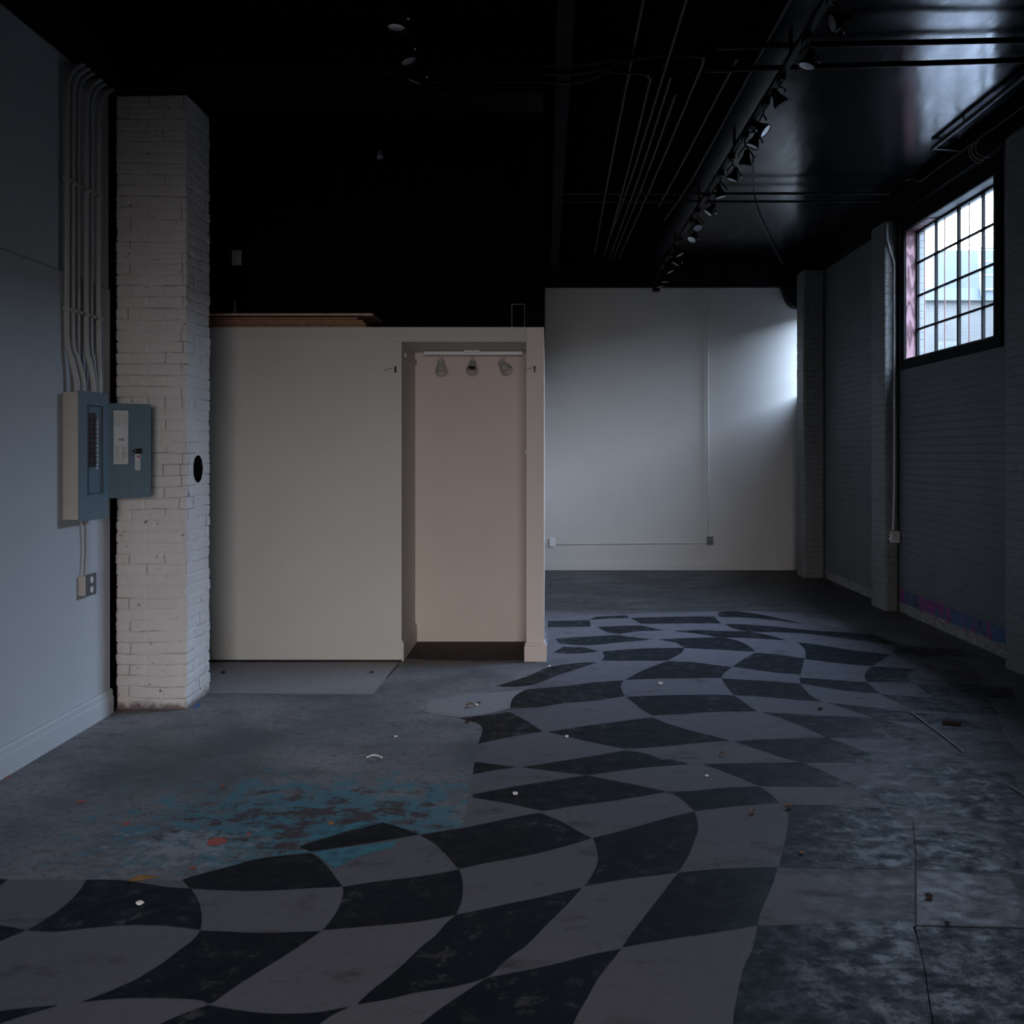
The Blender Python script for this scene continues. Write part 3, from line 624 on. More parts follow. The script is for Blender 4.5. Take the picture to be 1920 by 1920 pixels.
    open_v = np.clip((du-(.5-.0035/bl))/(.0015/bl), 0, 1)*np.clip((vnoise(PX*6+2, PY*6+8, PZ*8)-.50)*7, 0, 1)
    at = me.attributes.new('open_joint', 'FLOAT', 'POINT'); at.data.foreach_set('value', np.maximum(open_h, open_v).reshape(-1).astype(np.float32))
    me.materials.append(mat); me.materials.append(M['black_wall'])
    ins = inside.reshape(-1)
    mi = [1 if (len(f) == 4 and (ins[f[0]] or ins[f[1]] or ins[f[2]] or ins[f[3]])) else 0 for f in F]
    me.polygons.foreach_set('material_index', mi)
    me.polygons.foreach_set('use_smooth', [True]*(len(F)-1)+[False])
    o = bpy.data.objects.new(name, me); COL.objects.link(o)
    return o
def pillar_mat():
    m, nt, b = new_mat('thick white paint on brick'); col = (.76, .72, .71)
    base = ramp(nt, noise(nt, pos(nt), 2.0, 6), [(.3, tuple(x*.86 for x in col)), (.7, col)])
    spk = ramp(nt, noise(nt, pos(nt), 26, 3, .5), [(.70, 0), (.74, 1)])
    base = mix(nt, mth(nt, 'MULTIPLY', spk, .75), base, (.05, .045, .05))
    cr = ramp(nt, noise(nt, pos(nt, (1, 1, 5)), 9, 6, .7), [(.66, 0), (.70, .6)])
    base = mix(nt, cr, base, (.20, .17, .17))
    oj = nd(nt, 'ShaderNodeAttribute', attribute_name='open_joint')
    base = mix(nt, mth(nt, 'MULTIPLY', oj.outputs['Fac'], .75), base, (.10, .085, .085))
    g = nd(nt, 'ShaderNodeNewGeometry'); s = nd(nt, 'ShaderNodeSeparateXYZ'); nt.links.new(g.outputs['Position'], s.inputs[0])
    z = mth(nt, 'ADD', s.outputs[2], mth(nt, 'MULTIPLY', mth(nt, 'SUBTRACT', noise(nt, pos(nt), 14, 6, .7), .5), .12))
    base = mix(nt, ramp(nt, z, [(.012, .85), (.05, 0)]), base, (.10, .06, .055))
    nt.links.new(base, b.inputs['Base Color']); b.inputs['Roughness'].default_value = .5; b.inputs['Specular IOR Level'].default_value = .35
    bump(nt, b, noise(nt, pos(nt), 70, 4), .25, .004)
    return m
pl = brick_column('brick_pillar', -2.602, -2.174, 6.13, 6.55, 3.715, .0055, pillar_mat(), hole=(6.33, 1.453, .083), amp=1.6)
tag(pl, 'tall square pillar of white painted brick with a round black hole in its side', 'pillar')
MB().box(-2.60, -2.19, 6.14, 6.54, 3.715, 3.73).build('cap_plate', M['black_trim'], pl)
p1 = brick_column('brick_pilaster', 3.325, 3.461, 9.95, 10.37, 3.83, .016, M['pilaster_paint'], amp=.7, seed=4)
tag(p1, 'white painted brick pilaster left of the barred window with a conduit down it', 'pilaster', 'brick pilasters along the right wall')
p2 = brick_column('brick_pilaster', 3.20, 3.461, 12.60, 12.95, 3.83, .02, M['pilaster_paint'], amp=.6, seed=8)
tag(p2, 'painted brick pilaster in the far right corner beside the pool of daylight', 'pilaster', 'brick pilasters along the right wall')
p3 = brick_column('brick_pilaster', 3.325, 3.461, 6.93, 7.35, 3.83, .016, M['pilaster_paint'], amp=.7, seed=12)
tag(p3, 'dim painted brick pilaster right of the barred window at the picture edge', 'pilaster', 'brick pilasters along the right wall')

# ------------------------------------------------------------ beams
bm_ = thing('timber_beam', (-1.2, 6.35, 3.74), 'black timber cross beam resting on the brick pillar', 'beam')
MB().box(-2.50, -.02, 6.16, 6.52, 3.74, ZC).build('beam', M['black_trim'], bm_, bevel=.004)
for (xa, xb) in ((-1.62, -1.50), (-.405, -.383)):
    b2 = MB(); b2.add([(xa-.03, 6.135, 3.93), (xa+.03, 6.135, 3.93), (xb+.03, 6.135, 3.69), (xb-.03, 6.135, 3.69),
                      (xa-.03, 6.16, 3.93), (xa+.03, 6.16, 3.93), (xb+.03, 6.16, 3.69), (xb-.03, 6.16, 3.69)],
                     [(0,1,2,3), (7,6,5,4), (0,4,5,1), (1,5,6,2), (2,6,7,3), (3,7,4,0)])
    b2.build('cleat', M['black_metal'], bm_)
lbm = MB().box(.055, .15, 3.0, 13.33, 3.86, ZC).build('ceiling_beam', M['black_trim'], bevel=.004)
tag(lbm, 'long black ceiling beam running to the far wall above the partition edge', 'beam')
ledge = MB().box(-2.48, -2.2, 6.13, 6.16, 3.75, 3.76).build('plaster_ledge', M['grey_plate'])
tag(ledge, 'thin grey strip on the black beam just above the brick pillar', 'strip')

# haunch at the far right corner under the beam
hp = [(3.09, 3.745), (3.16, 3.55), (3.22, 3.48), (3.29, 3.455), (3.36, 3.455), (3.36, 3.745)]
hb = MB().prism(hp, 'xz', 13.25, 13.42).build('corbel_bracket', M['black_trim'], bevel=.004)
tag(hb, 'curved black bracket under the ceiling in the far right corner', 'bracket')

# ------------------------------------------------------------ conduits on the left wall
def tube_thing(name, pts, r, mat, label, cat, group=None, smooth=4, n=10):
    o = MB().tube(pts, r, n, smooth=smooth).build(name, mat, smooth=True)
    return tag(o, label, cat, group)
XW = -2.609
ORD = ['first', 'second', 'third', 'fourth', 'fifth', 'sixth']
# (y at top bend, y mid height, y at panel top, turn height)
CON = [(5.475, 5.475, 5.520, 3.50), (5.540, 5.540, 5.600, 3.52), (5.612, 5.612, 5.648, 3.53), (5.705, 5.705, 5.725, 3.54), (5.775, 5.775, 5.765, 3.56), (5.860, 5.860, 5.808, 3.56)]
for i, (yt, ym, yb, zt) in enumerate(CON):
    x = XW+.02 if i not in (2, 4) else XW+.016
    pts = [(x+.03, yb, 1.885), (x+.03, yb, 1.95), (x+.015, (yb+ym)/2, 2.06), (x, ym, 2.16), (x, ym, 2.5), (x, ym, 3.0), (x, yt, 3.3),
           (x, yt+.001, 3.50), (x, yt+.02, 3.585), (x, yt+.065, 3.645), (x, yt+.12, 3.685), (x, yt+.2, 3.735)]
    if i == 2: pts[0] = (x+.01, yb, 1.94); pts[1] = (x+.01, yb, 1.97)
    if i == 2: pts = [(x, ym, 1.95)]+pts[3:]
    o = tube_thing('conduit', pts, .0155 if i not in (2, 4) else .0125, M['conduit'],
        ORD[i]+' from the left of six white conduits rising from the electrical panel', 'conduit', 'white conduits above the electrical panel')
    for z in (2.32, 3.02):
        MB().box(x-.012, x+.021, ym-.026, ym+.026, z, z+.018).build('pipe_strap', M['box_grey'], o, bevel=.002)

# ------------------------------------------------------------ electrical panel
ep = thing('electrical_panel', (-2.57, 5.63, 1.182), 'open grey electrical panel with black breakers on the left wall', 'electrical panel')
MB().box(XW, -2.524, 5.468, 5.808, 1.190, 1.882).build('enclosure', M['box_grey'], ep, bevel=.003)
cv = MB()
Y0, Y1, Z0, Z1 = 5.460, 5.815, 1.180, 1.890
oy0, oy1, oz0, oz1 = 5.555, 5.735, 1.325, 1.815
xa, xb = -2.5225, -2.512
cv.box(xa, xb, Y0, oy0, Z0, Z1); cv.box(xa, xb, oy1, Y1, Z0, Z1); cv.box(xa, xb, oy0, oy1, Z0, oz0); cv.box(xa, xb, oy0, oy1, oz1, Z1)
cvo = cv.build('cover', M['steel_grey'], ep)
MB().box(-2.5235, -2.521, oy0, oy1, oz0, oz1).build('inner_plate', M['steel_grey'], ep)
rim = MB(); rim.tube([(xb+.001, oy0, oz0), (xb+.001, oy0, oz1), (xb+.001, oy1, oz1), (xb+.001, oy1, oz0), (xb+.001, oy0, oz0)], .003, 6)
rim.build('opening_rim', M['dark_plastic'], ep)
bk = MB().box(-2.521, -2.512, 5.565, 5.66, 1.475, 1.775).build('breaker_block', M['dark_plastic'], ep, bevel=.002)
for c in range(2):
    for r_ in range(10):
        z = 1.49+r_*.026; y = 5.572+c*.046
        o = MB().box(-2.512, -2.505, y+.006, y+.034, z+.006, z+.018).build('breaker_switch', M['dark_plastic'], bk, bevel=.001)
        if (r_+c) % 3 == 0: MB().box(-2.5055, -2.504, y+.014, y+.024, z+.008, z+.016).build('breaker_marker', M['red_ink'], bk)
dr = MB()
for r_ in range(16): dr.box(-2.521, -2.519, 5.675, 5.70, 1.46+r_*.018, 1.473+r_*.018)
dr.build('circuit_labels', M['label_paper'], ep)
# open door swung towards the camera side
hx, hy = -2.513, 5.808; ex, ey = -2.323, 5.955
du_ = Vector((ex-hx, ey-hy, 0)); LD = du_.length; du_.normalize(); dn = Vector((du_.y, -du_.x, 0))   # dn faces the camera
T = Matrix(((du_.x, dn.x, 0, hx), (du_.y, dn.y, 0, hy), (0, 0, 1, 0), (0, 0, 0, 1)))
dm = MB(T); dm.box(0, LD, -.016, 0, 1.292, 1.838); dm.box(.116, .119, 0, .0015, 1.292, 1.838)
do = dm.build('door', M['steel_grey'], ep, bevel=.004)
lab = MB(T).box(.032, .112, 0, .0012, 1.488, 1.797).build('directory_label', M['label_paper'], do)
tx = MB(T)
random.seed(5)
for c in range(4):
    for r_ in range(9):
        z = 1.775-r_*.0085; 
        u0 = .036+c*.019; tx.box(u0, u0+random.uniform(.008, .016), .0012, .0016, z, z+.002)
tx.build('label_print', M['ink'], do); tx = MB(T)
for r_ in range(13):
    for c in range(2):
        z = 1.588-r_*.0075; u0 = .037+c*.037; tx.box(u0, u0+random.uniform(.02, .032), .0012, .0016, z, z+.002)
tx.build('label_print', M['ink'], do); tx = MB(T)
for k in range(14): tx.box(.060+k*.0023, .0613+k*.0023+random.uniform(0, .0006), .0012, .0016, 1.622, 1.636)
tx.build('label_print', M['ink'], do)
lt = MB(T); lt.box(.146, .186, 0, .020, 1.548, 1.578); lt.box(.132, .150, .004, .012, 1.560, 1.566)
lt.build('latch', M['dark_plastic'], do, bevel=.003)
st = MB(T).box(.150, .180, 0, .0012, 1.452, 1.545).build('warning_sticker', M['label_paper'], do)
s2 = MB(T)
for r_ in range(8): s2.box(.153, .177, .0012, .0015, 1.458+r_*.007, 1.460+r_*.007)
s2.box(.160, .168, .0012, .0016, 1.522, 1.538)
s2.build('sticker_print', M['ink'], do)
MB(T).box(.170, .177, .0012, .0016, 1.520, 1.540).build('sticker_mark', M['red_ink'], do)
for z in (1.36, 1.74): MB(T).tube([(-.004, -.004, z), (-.004, -.004, z+.05)], .005, 8).build('hinge', M['brass'], do)

# socket box under it, two cables
ob = thing('outlet_box', (-2.59, 5.72, .81), 'surface mounted outlet box with round white sockets on the left wall', 'outlet')
MB().box(XW, -2.567, 5.648, 5.760, .755, .865).build('box', M['box_grey'], ob, bevel=.003)
pp = MB().box(-2.567, -2.562, 5.652, 5.772, .750, .872).build('face_plate', M['grey_plate'], ob, bevel=.001)
for z in (.783, .838):
    MB().lathe([(0, .019), (.003, .019), (.004, .015)], (-2.562, 5.712, z), (1, 0, 0), 18).build('socket', M['white_plastic'], ob)
for i, (ya, yb) in enumerate(((5.675, 5.675), (5.735, 5.722))):
    tube_thing('cable', [(-2.60, ya-.02, 1.19), (-2.60, ya, 1.15), (-2.60, (ya+yb)/2+.012, 1.0), (-2.597, yb, .87), (-2.595, yb, .86)], .006, M['conduit'],
        ('left' if i == 0 else 'right')+' of two thin cables dropping from the electrical panel to the outlet box', 'cable', 'cables below the panel')

# ------------------------------------------------------------ loft shelf items
PL = [(-.025, 7.60, 2.492, -1.345, 0), (-.03, 7.585, 2.510, -1.35, 0), (-.02, 7.59, 2.528, -1.365, .002), (-.03, 7.60, 2.546, -1.41, .006), (0, 7.57, 2.572, -1.29, .008)]
PLL = ['lowest', 'second from bottom', 'middle', 'second from top', 'topmost and palest']
for i, (o_, y0, z0, xr, ti) in enumerate(PL):
    b2 = MB(); xl = -2.58; th = .016
    zz = z0+ti*.5
    b2.box(xl, xr, y0-.03, y0+.42, zz, zz+th)
    tag(b2.build('plywood_sheet', M['ply_light'] if i == 4 else M['ply'], bevel=.001), PLL[i]+' plywood sheet of the stack lying on top of the closet', 'plywood sheet', 'plywood sheets on the closet')
# a thin batten holding the top sheet up
gv = MB().lathe([(0, .011), (.05, .011), (.062, .006), (.095, .005), (.1, .006)], (-2.34, 7.62, 2.5975), (0, 0, 1), 14).build('glass_vial', M['bottle'], smooth=True)
tag(gv, 'small clear glass vial standing on the top plywood sheet', 'vial')
def outlet(name, c, n, label, group=None, w=.075, h=.118, deep=.006, mat='white_plastic', box=0):
    """duplex outlet; c = centre on the wall, n = '-y' (faces camera) """
    t = thing(name, c, label, 'outlet', group)
    x, y, z = c
    if box: MB().box(x-w/2+.004, x+w/2-.004, y-box, y, z-h/2+.004, z+h/2-.004).build('box', M['box_grey'], t, bevel=.003)
    MB().box(x-w/2, x+w/2, y-box-deep, y-box, z-h/2, z+h/2).build('face_plate', M[mat], t, bevel=.002)
    for dz in (-.022, .022):
        s = MB().box(x-.015, x+.015, y-box-deep-.002, y-box-deep, z+dz-.013, z+dz+.013).build('socket', M[mat], t, bevel=.003)
        q = MB(); q.box(x-.008, x-.006, y-box-deep-.0025, y-box-deep-.0018, z+dz-.004, z+dz+.006); q.box(x+.005, x+.007, y-box-deep-.0025, y-box-deep-.0018, z+dz-.004, z+dz+.006)
        q.build('slot', M['dark_plastic'], s)
    return t
outlet('outlet', (-2.579, 8.45, 3.18), '-y', 'white outlet on the black wall above the closet', w=.08, h=.125)
wf = MB(); 
for a, b_ in (((-.262, 2.49), (-.262, 2.69)), ((-.262, 2.69), (-.165, 2.69))):
    wf.tube([(a[0], 7.75, a[1]), (b_[0], 7.75, b_[1])], .0022, 6)
wf.tube([(-.165, 7.75, 2.69), (-.165, 7.75, 2.49)], .0016, 6)
tag(wf.build('wire_frame', M['box_grey']), 'thin bent wire frame standing on the right end of the closet top', 'wire frame')

# niche track with three white spots
nt_ = thing('light_rail', (-.57, 8.2, 2.35), 'white ceiling light rail inside the closet niche', 'light rail')
MB().box(-.985, -.19, 8.175, 8.21, 2.345, 2.372).build('rail', M['white_plastic'], nt_, bevel=.002)
MB().box(-.665, -.535, 8.15, 8.235, 2.360, 2.38).build('feed_cap', M['white_plastic'], nt_, bevel=.003)
for (px_, d_, lab_) in ((-.850, (.10, -.55, -1), 'left white spotlight on the niche rail, angled down'),
                       (-.596, (.0, -1, -.75), 'middle white spotlight on the niche rail, its dark mouth facing the room'),
                       (-.345, (.55, -.75, -.75), 'right white spotlight on the niche rail, turned to the right')):
    t = thing('niche_spotlight', (px_, 8.19, 2.34), lab_, 'spotlight', 'white spotlights in the niche')
    MB().tube([(px_, 8.19, 2.345), (px_, 8.19, 2.29)], .008, 10).build('stem', M['lamp_white'], t)
    d = Vector(d_).normalized(); c = Vector((px_, 8.19, 2.262))-d*.03
    MB().lathe([(-.02, .012), (-.015, .026), (.03, .030), (.042, .034), (.05, .040), (.085, .046), (.098, .048), (.10, .043), (.085, .038), (.05, .032)], c, d, 22).build('housing', M['lamp_white'], t, smooth=True)
    MB().lathe([(.051, .031), (.062 if px_ == -.596 else .08, .02), (.066 if px_ == -.596 else .086, .004)], c, d, 20).build('lamp_mouth', M['dark_plastic'] if px_ == -.596 else M['lamp_white'], t)
for (x, lab_) in ((-1.122, 'small dark hook with a wire left of the niche opening'), (-.085, 'small dark hook on the post right of the niche')):
    h = MB(); h.tube([(x, 7.552, 2.195), (x, 7.53, 2.19), (x, 7.525, 2.17), (x, 7.535, 2.155)], .004, 8)
    h.box(x-.006, x+.006, 7.546, 7.55, 2.15 if x < -1 else 2.175, 2.20); h.tube([(x, 7.545, 2.19), (x-.04, 7.54, 2.18), (x-.085, 7.545, 2.165)], .0015, 5)
    tag(h.build('wall_hook', M['dark_scrap']), lab_, 'hook')
k = MB().lathe([(0, .009), (.008, .009), (.012, .004)], (-.151, 7.548, 1.561), (0, -1, 0), 10).build('white_peg', M['white_plastic'])
tag(k, 'tiny white peg on the left edge of the post, level with mid height', 'peg')
k = MB().lathe([(0, .008), (.012, .008), (.016, .004)], (-.016, 7.62, 1.336), (1, 0, 0), 10).build('white_peg', M['white_plastic'])
tag(k, 'tiny white peg on the room side of the post corner', 'peg')

# ------------------------------------------------------------ far wall wiring
outlet('outlet', (.085, 13.45, .375), '-y', 'outlet box low at the left end of the far wall', w=.075, h=.115, box=.04)
outlet('outlet', (2.168, 13.45, .395), '-y', 'outlet box low on the far wall below the upright conduit', w=.085, h=.11, box=.04, mat='grey_plate')
tube_thing('conduit', [(.12, 13.435, .345), (2.13, 13.435, .36)], .008, M['box_grey'], 'thin level conduit joining two outlet boxes on the far wall', 'conduit', smooth=0)
tube_thing('conduit', [(2.145, 13.435, .45), (2.14, 13.435, 3.60)], .010, M['conduit'], 'thin upright conduit on the far wall', 'conduit', smooth=0)
tag(MB().box(2.10, 2.22, 13.425, 13.45, 3.60, 3.72).build('junction_plate', M['far_paint'], bevel=.004), 'square blank junction plate high on the far wall', 'junction plate')

# conduit + box on the near pilaster
tube_thing('conduit', [(3.345, 9.93, 3.80), (3.345, 9.93, 3.66), (3.375, 9.93, 3.54), (3.41, 9.93, 3.42), (3.414, 9.93, 3.3), (3.414, 9.93, 2.0), (3.412, 9.93, 1.2), (3.40, 9.93, .80)], .012, M['conduit'],
    'white conduit bending down the pilaster left of the barred window', 'conduit')
ob = thing('outlet_box', (3.41, 9.92, .73), 'small grey outlet box at the foot of the pilaster conduit', 'outlet')
MB().box(3.375, 3.455, 9.89, 9.95, .675, .79).build('box', M['box_grey'], ob, bevel=.003)
q = MB()
for dz in (-.02, .02): q.box(3.362, 3.375, 9.90, 9.935, .732+dz-.012, .732+dz+.012)
q.build('socket', M['white_plastic'], ob, bevel=.002)

# ------------------------------------------------------------ ceiling conduits
HC = 3.97
def P(x, h, y): return (x, y, h)
CC = [([(.515, 3.97, 5.2), (.545, 3.97, 9.0), (.585, 3.97, 12.2)], 'long straight conduit left of the bundle on the black ceiling'),
      ([(.745, 3.97, 5.3), (.745, 3.97, 8.8), (.70, 3.97, 12.0)], 'conduit crossing over the cable bends, left side of the ceiling bundle'),
      ([(.40, 3.96, 6.40), (.60, 3.96, 6.42), (.66, 3.96, 6.50), (.675, 3.97, 6.75), (.70, 3.97, 9.0), (.71, 3.97, 12.4)], 'conduit with a rounded bend starting beside the black cross beam'),
      ([(.80, 3.97, 6.5), (.81, 3.97, 8.9), (.78, 3.97, 12.6)], 'conduit third from the left in the ceiling bundle'),
      ([(.87, 3.97, 6.8), (.87, 3.97, 9.0), (.83, 3.97, 12.6)], 'conduit fourth from the left in the ceiling bundle'),
      ([(.78, 3.97, 6.16), (.93, 3.97, 6.17), (.965, 3.97, 6.25), (.97, 3.97, 6.6), (.95, 3.97, 9.0), (.90, 3.97, 12.6)], 'conduit with a rounded bend at the right of the ceiling bundle'),
      ([(1.30, 3.97, 5.2), (1.285, 3.97, 9.0), (1.22, 3.97, 10.5)], 'conduit nearest the long track of lights'),
      ([(1.17, 3.97, 6.2), (1.13, 3.97, 8.6), (1.10, 3.97, 9.9)], 'conduit between the bundle and the one nearest the light track'),
      ([(1.757, 4.02, 8.6), (2.14, 4.02, 10.3), (3.08, 4.02, 13.2)], 'thin diagonal conduit crossing the far right of the ceiling')]
for pts, lab_ in CC:
    tube_thing('ceiling_conduit', [(x, y, h) for x, h, y in pts], .012 if 'diagonal' not in lab_ else .006, M['glint_conduit'] if 'diagonal' in lab_ else M['dark_conduit'], 'black painted '+lab_ if 'diagonal' not in lab_ else 'dull grey '+lab_, 'conduit', 'black conduits under the ceiling', smooth=3)
for (y0, y1, lab_) in ((6.00, 5.86, 'nearer'), (6.36, 6.16, 'farther')):
    tube_thing('cross_pipe', [(1.0, y0, 3.955), (3.367, y1, 3.955)], .017, M['dark_conduit'], lab_+' of two black pipes crossing under the ceiling to the right wall', 'pipe', 'black cross pipes', smooth=0)
for (y0, lab_) in ((9.42, 'nearer'), (9.72, 'farther')):
    tube_thing('cross_pipe', [(.16, y0, 3.965), (3.2, y0, 3.965)], .012, M['dark_conduit'], lab_+' of two thin black pipes crossing the ceiling above the row of small lights', 'pipe', 'thin far cross pipes', smooth=0)
for i, (h, e) in enumerate(((3.90, 3.94), (3.85, 3.92), (3.80, 3.93))):
    tube_thing('beam_cable', [(-2.45, 6.148, h), (-1.2, 6.145, h+.004), (-.1, 6.148, h), (.25, 6.14, h+.01), (.48, 6.12, e), (.72, 6.10, 3.95)], .010, M['dark_conduit'],
        ['top', 'middle', 'bottom'][i]+' black cable clipped along the face of the cross beam', 'cable', 'cables along the cross beam')
# pipes by the right wall
sp = thing('sprinkler_pipe', (3.11, 6.5, 4.0), 'black pipe hanging under the ceiling above the barred window', 'pipe')
MB().tube([(3.11, 3.5, 4.005), (3.11, 8.15, 4.005)], .018, 10).build('pipe', M['black_metal'], sp, smooth=True)
MB().tube([(3.11, 8.13, 4.005), (3.367, 8.17, 3.995)], .016, 10).build('elbow', M['black_metal'], sp, smooth=True)
for y in (7.55, 6.2, 5.0): MB().tube([(3.11, y, 4.0), (3.11, y, ZC)], .007, 8).build('hanger', M['black_metal'], sp)
MB().lathe([(-.03, .02), (0, .03), (.05, .028), (.10, .012)], (3.11, 6.55, 4.0), (.9, -.3, -.2), 12).build('fitting', M['black_metal'], sp, smooth=True)
tube_thing('wall_conduit', [(3.30, 9.30, 4.06), (3.335, 9.18, 4.04), (3.35, 9.05, 3.99), (3.35, 8.6, 3.985), (3.35, 5.0, 3.985)], .014, M['dark_conduit'], 'black conduit with a hooked end along the top of the right hand beam', 'conduit')
tube_thing('wall_conduit', [(3.455, 10.35, 3.80), (3.455, 9.0, 3.805), (3.455, 6.2, 3.81), (3.455, 4.0, 3.81)], .009, M['dark_conduit'], 'thin conduit under the beam directly above the barred window', 'conduit')
for i, dy in enumerate((0, .05, .12)):
    tube_thing('loose_wire', [(3.345, 7.95-dy, 3.98), (3.33, 7.98-dy, 3.93), (3.345, 7.96-dy, 3.86), (3.40, 7.93-dy*1.4, 3.815)], .0025, M['box_grey'],
        ['leftmost', 'middle', 'rightmost'][i]+' of three thin wires looping over the beam above the window', 'wire', 'loose wires above the window')

# ------------------------------------------------------------ track lights
def track_head(root_name, x, y, zl, ztrack, a_deg, q, label, group, scale=1.0, knob=True):
    t = thing(root_name, (x, y, ztrack), label, 'track light', group)
    lens_c = Vector((x, y, zl)); toc = (Vector((0, 0, 1.55))-lens_c).normalized()
    right = toc.cross(Vector((0, 0, 1))).normalized()*-1; up = right.cross(toc)*1
    if up.z < 0: up = -up
    a = math.radians(a_deg); down = right*math.sin(a)-up*math.cos(a)
    n = (toc*q+down*math.sqrt(1-q*q)).normalized()
    L = .095*scale; R = .047*scale
    piv = lens_c-n*L*.55
    MB().box(x-.018, x+.018, y-.05, y+.05, ztrack-.035, ztrack).build('adapter', M['black_metal'], t, bevel=.002)
    top = Vector((x, y, ztrack-.035)); side = n.cross(Vector((0, 1, .2))).normalized()
    yk = MB(); yk.tube([top, (top+piv)/2+Vector((0, 0, .02)), piv+side*R*1.12+Vector((0, 0, .02)), piv+side*R*1.15], .0055, 8, smooth=3)
    yk.tube([(top+piv)/2+Vector((0, 0, .02)), piv-side*R*1.12+Vector((0, 0, .02)), piv-side*R*1.15], .0055, 8, smooth=3)
    yk.build('yoke', M['black_metal'], t, smooth=True)
    hs = MB(); c = lens_c-n*L
    hs.lathe([(-.012, .012*scale), (0, .020*scale), (L*.35, .024*scale), (L*.7, .040*scale), (L*.9, R), (L*1.02, R*1.08), (L*1.02, R*.96), (L*.97, R*.95)], c, n, 22)
    hs.build('housing', M['black_metal'], t, smooth=True)
    ln = MB(); ln.lathe([(L*.955, R*.93), (L*.975, R*.93), (L*1.0, R*.6), (L*1.008, R*.02)], c, n, 22)
    ln.build('lens', M['lens'], t, smooth=True)
    if knob: MB().lathe([(0, .007), (.012, .007), (.014, .004)], piv+side*R*1.15, side, 10).build('knob', M['brass'], t)
    return t
rl = thing('track_rail', (1.45, 9.2, 3.89), 'long black lighting track on the right half of the ceiling', 'track rail')
MB().box(1.43, 1.47, 3.2, 13.3, 3.875, 3.905).build('rail', M['black_metal'], rl)
for y in (4.2, 6.0, 7.8, 9.6, 11.4, 13.0): MB().box(1.44, 1.46, y, y+.02, 3.905, ZC).build('hanger', M['black_metal'], rl)
HEADS = [(1560,45,-78,.42,'nearest light of the long right track, cut by the top edge'), (1512,125,-20,.45,'second nearest light of the long right track, wide grey lens facing down'),
 (1465,195,30,.1,'third nearest light of the long right track, lens seen edge on'), (1436,246,52,.36,'fourth nearest light of the long right track, its lens bright with daylight'),
 (1410,275,-25,.3,'fifth nearest light of the long right track, tilted away'), (1397,309,-8,.06,'sixth nearest light of the long right track, lens a thin line'),
 (1372,338,-22,.25,'seventh nearest light of the long right track, above the diagonal conduit'), (1352,370,14,.25,'eighth nearest light of the long right track, beside the thin cross pipes'),
 (1327,400,-40,.3,'ninth nearest light of the long right track, lens tipped to the left'), (1309,428,10,.7,'tenth nearest light of the long right track, small face turned to the room'),
 (1297,450,-25,.6,'eleventh nearest light of the long right track, round grey face'), (1275,478,28,.2,'sixth from the far end of the long right track'),
 (1266,495,-30,.2,'fifth from the far end of the long right track'), (1257,510,25,.2,'fourth from the far end of the long right track'),
 (1247,529,0,.15,'third from the far end of the long right track, just above the far wall'), (1238,538,10,.2,'second from the far end of the long right track')]
for (u, v, a, q, lab_) in HEADS:
    y = 1900*1.45/(u-1024); z = 1.55+(850-v)*y/1900
    track_head('track_light', round(1.45, 3), round(y, 3), round(z, 3), 3.875, a, q, 'black '+lab_, 'lights on the right ceiling track')
cyl = thing('track_light', (1.45, 13.25, 3.875), 'black cylindrical last light of the long right track against the far wall', 'track light', 'lights on the right ceiling track')
MB().box(1.435, 1.465, 13.2, 13.28, 3.84, 3.875).build('adapter', M['black_metal'], cyl)
MB().lathe([(0, .03), (.005, .05), (.11, .05), (.115, .045)], (1.43, 13.18, 3.77), (0, 0, -1), 18).build('housing', M['black_metal'], cyl, smooth=True)
MB().tube([(1.45, 13.22, 3.85), (1.50, 13.2, 3.80), (1.50, 13.18, 3.72)], .006, 8).build('yoke', M['black_metal'], cyl)
rl = thing('track_rail', (-.79, 4.9, 3.93), 'short black lighting track above the middle of the ceiling', 'track rail')
MB().box(-.81, -.77, 3.6, 6.135, 3.90, 3.93).build('rail', M['black_metal'], rl)
for y in (4.2, 5.9): MB().box(-.80, -.78, y, y+.02, 3.93, ZC).build('hanger', M['black_metal'], rl)
for (x, y, v, a, q, lab_) in ((-.79, 5.34, 52, -3, .42, 'black track light nearest the top edge on the middle track, lens facing straight down'), (-.79, 5.82, 115, 22, .4, 'black track light second on the middle track, lens tipped up to the right'),
                             (-.79, 6.10, 154, -18, .18, 'black track light at the far end of the middle track, dim tilted lens')):
    track_head('track_light', x, y, round(1.55+(850-v)*y/1900, 3), 3.90, a, q, lab_, 'lights on the middle ceiling track')
hl = thing('hanging_lamp', (-1.19, 7.9, ZC), 'small lone lamp hanging in the dark above the closet', 'lamp')
MB().tube([(-1.25, 7.5, 4.02), (-.6, 7.5, 4.02)], .006, 8).build('rail', M['dark_conduit'], hl)
MB().tube([(-1.25, 7.52, 4.02), (-1.25, 7.6, 3.82)], .008, 8).build('stem', M['black_metal'], hl)
MB().lathe([(0, .012), (.03, .020), (.06, .028), (.065, .02)], (-1.25, 7.6, 3.82), (.12, -.3, -1), 14).build('lamp_head', M['lens'], hl, smooth=True)

